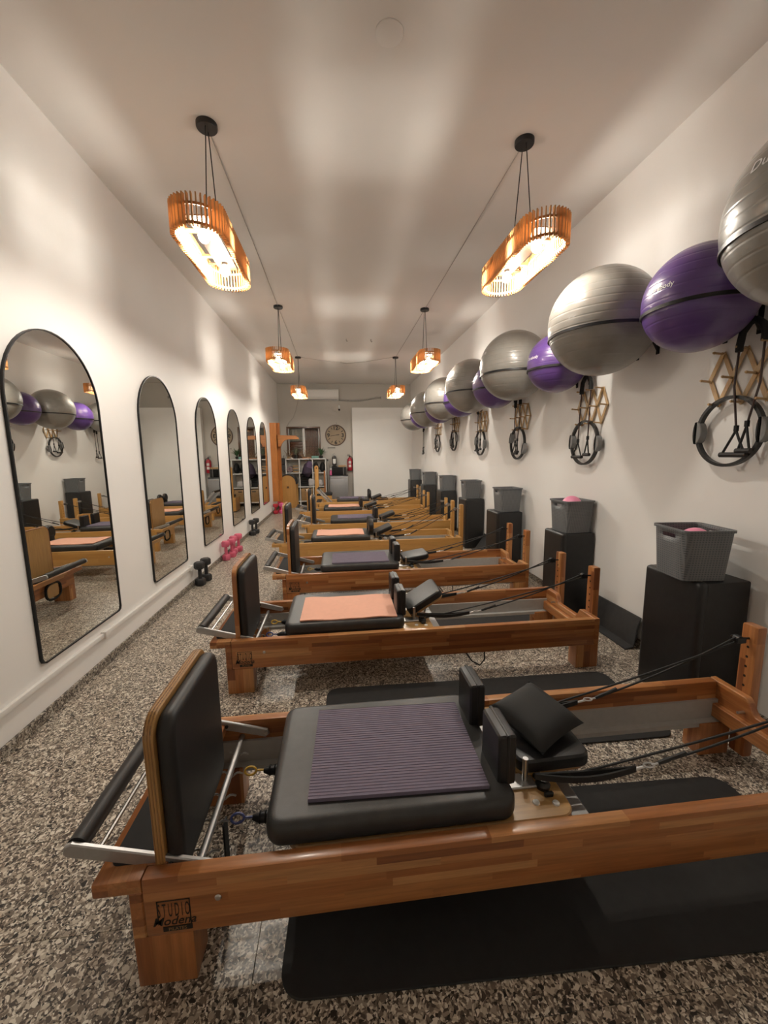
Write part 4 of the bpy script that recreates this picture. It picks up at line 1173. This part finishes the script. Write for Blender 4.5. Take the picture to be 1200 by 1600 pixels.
# fire extinguisher
t = thing('fire_extinguisher', 'red fire extinguisher hanging on the wall by the partition', 'fire extinguisher', (.335, 11.565, .93))
obj('cylinder', lathe(B(), [(0, 0), (.062, 0), (.070, .015), (.070, .30), (.055, .345), (.022, .365), (.022, .385), (0, .385)], 24), M['red'], t)
obj('valve', lathe(B(), [(0, .383), (.018, .383), (.018, .42), (0, .42)], 12), M['black'], t)
bm = B(); box(bm, -.07, .02, -.008, .008, .42, .432, .003); box(bm, -.07, .01, -.008, .008, .452, .464, .003); obj('lever', bm, M['black'], t)
obj('hose', tube(B(), [(.018, 0, .40), (.06, -.02, .38), (.085, -.02, .30), (.080, -.02, .18)], .009, 8), M['black'], t)
bm = B()
for z0, z1 in ((.20, .27), (.10, .17)):
    P = []
    for k in range(9):
        a = -PI/2-.55+1.1*k/8; P.append((.0712*math.cos(a), .0712*math.sin(a)))
    for k in range(8):
        vs = [bm.verts.new((*P[k], z0)), bm.verts.new((*P[k+1], z0)), bm.verts.new((*P[k+1], z1)), bm.verts.new((*P[k], z1))]; bm.faces.new(vs)
obj('cylinder_label', bm, M['white'], t)
obj('wall_bracket', box(B(), -.02, .02, .068, .085, .26, .34, .002), M['black_metal'], t)
# wall clock, about seventeen minutes to three
t = thing('wall_clock', 'round tan clock with dark rim on the back wall', 'clock', (-.045, YB, 1.93))
CR = .292
RX = Matrix.Rotation(PI/2, 4, 'X')
obj('clock_rim', lathe(B(), [(CR-.028, .0), (CR, .0), (CR+.004, .02), (CR-.004, .036), (CR-.020, .036), (CR-.028, .022)], 56, RX), M['brown'], t)
obj('dial', lathe(B(), [(0, .0), (CR-.02, .0), (CR-.02, .018), (0, .018)], 48, RX), M['dial'], t)
nb = B()
def numeral(s, x, z, size):
    tb = text_bm(s, size, 0, 1.0, 0, .005)
    merge(nb, tb, Matrix.Translation((x, -.0195, z-size*.35)) @ RX)
numeral('12', 0, .20, .15); numeral('3', .20, 0, .15); numeral('6', 0, -.20, .15); numeral('9', -.20, 0, .15)
for hh in range(12):
    if hh % 3 == 0: continue
    a = PI/2-hh*PI/6
    box(nb, -.030, .030, -.0205, -.0185, -.009, .009, 0, 1, Matrix.Translation((.21*math.cos(a), 0, .21*math.sin(a))) @ Matrix.Rotation(-a, 4, 'Y'))
obj('numerals', nb, M['print'], t, False)
for nm, ang, ln, wd in (('minute_hand', math.radians(90-258-4), .165, .007), ('hour_hand', math.radians(90-81.5), .115, .009)):
    obj(nm, prism(B(), [(-.03, -wd*.6), (ln*.8, -wd), (ln, 0), (ln*.8, wd), (-.03, wd*.6)], 'y', -.027 if nm[0] == 'm' else -.024, -.024 if nm[0] == 'm' else -.021, 0, 1, Matrix.Rotation(-ang, 4, 'Y')), M['print'], t, False)
obj('wall_hook', tube(B(), [(.03, 0, .335), (.03, -.012, .335)], .008, 8), M['black_metal'], t)
o = thing('wall_rail', 'short grey towel bar on the wall under the clock', 'rail', (-.175, YB, 1.585))
obj('rail_bar', tube(B(), [(-.09, -.03, 0), (.09, -.03, 0)], .009, 8), M['duct'], o)
for x in (-.09, .09): obj('rail_end', box(B(), x-.018, x+.018, -.045, 0, -.02, .02, .004), M['duct'], o)
# air conditioner, its duct, and the camera
t = thing('air_conditioner', 'white wall air conditioner high on the back wall', 'air conditioner', (-.43, YB, 2.87))
prof = [(0, 0), (-.13, 0), (-.185, .05), (-.20, .10), (-.20, .27), (-.17, .30), (0, .30)]
obj('unit_body', prism(B(), prof, 'x', -.50, .50, .012, 2), M['white_plastic'], t)
obj('louvre', box(B(), -.46, .46, -.172, -.130, .008, .014, .002, 1), M['pack'], t)
obj('front_seam', box(B(), -.49, .49, -.2015, -.199, .085, .089), M['cable'], t, False)
t = thing('pipe_duct', 'grey wrapped pipe running right from the air conditioner', 'pipe', (.07, YB-.035, 2.92))
obj('pipe_wrap', tube(B(), [(0, 0, -.02), (.12, 0, -.035), (.35, 0, -.045), (.6, 0, -.04), (.85, 0, .0), (1.05, 0, .035), (1.17, 0, .04)], .024, 10), M['duct'], t)
obj('pipe_end', lathe(B(), [(0, -.005), (.036, -.005), (.036, .01), (0, .01)], 14, Matrix.Translation((1.18, 0, .04)) @ Matrix.Rotation(PI/2, 4, 'Y')), M['duct'], t)
t = thing('security_camera', 'small white camera with black lens above the clock', 'camera', (.075, YB, 2.66))
obj('camera_mount', box(B(), -.025, .025, -.05, 0, -.0, .09, .006), M['white_plastic'], t)
obj('camera_body', tube(B(), [(0, -.03, -.005), (0, -.09, -.035)], .030, 14), M['white_plastic'], t)
obj('camera_lens', tube(B(), [(0, -.088, -.034), (0, -.100, -.040)], .027, 14), M['smoke'], t)
o = obj('wall_cable', tube(B(), [(-1.05, YB-.006, 2.88), (-1.12, YB-.006, 2.62), (-1.2, YB-.006, 2.42), (-1.33, YB-.006, 2.28), (-1.38, YB-.006, 2.18)], .007, 6), M['cable'])
tag(o, 'loose grey cable drooping on the back wall above the window', 'cable')
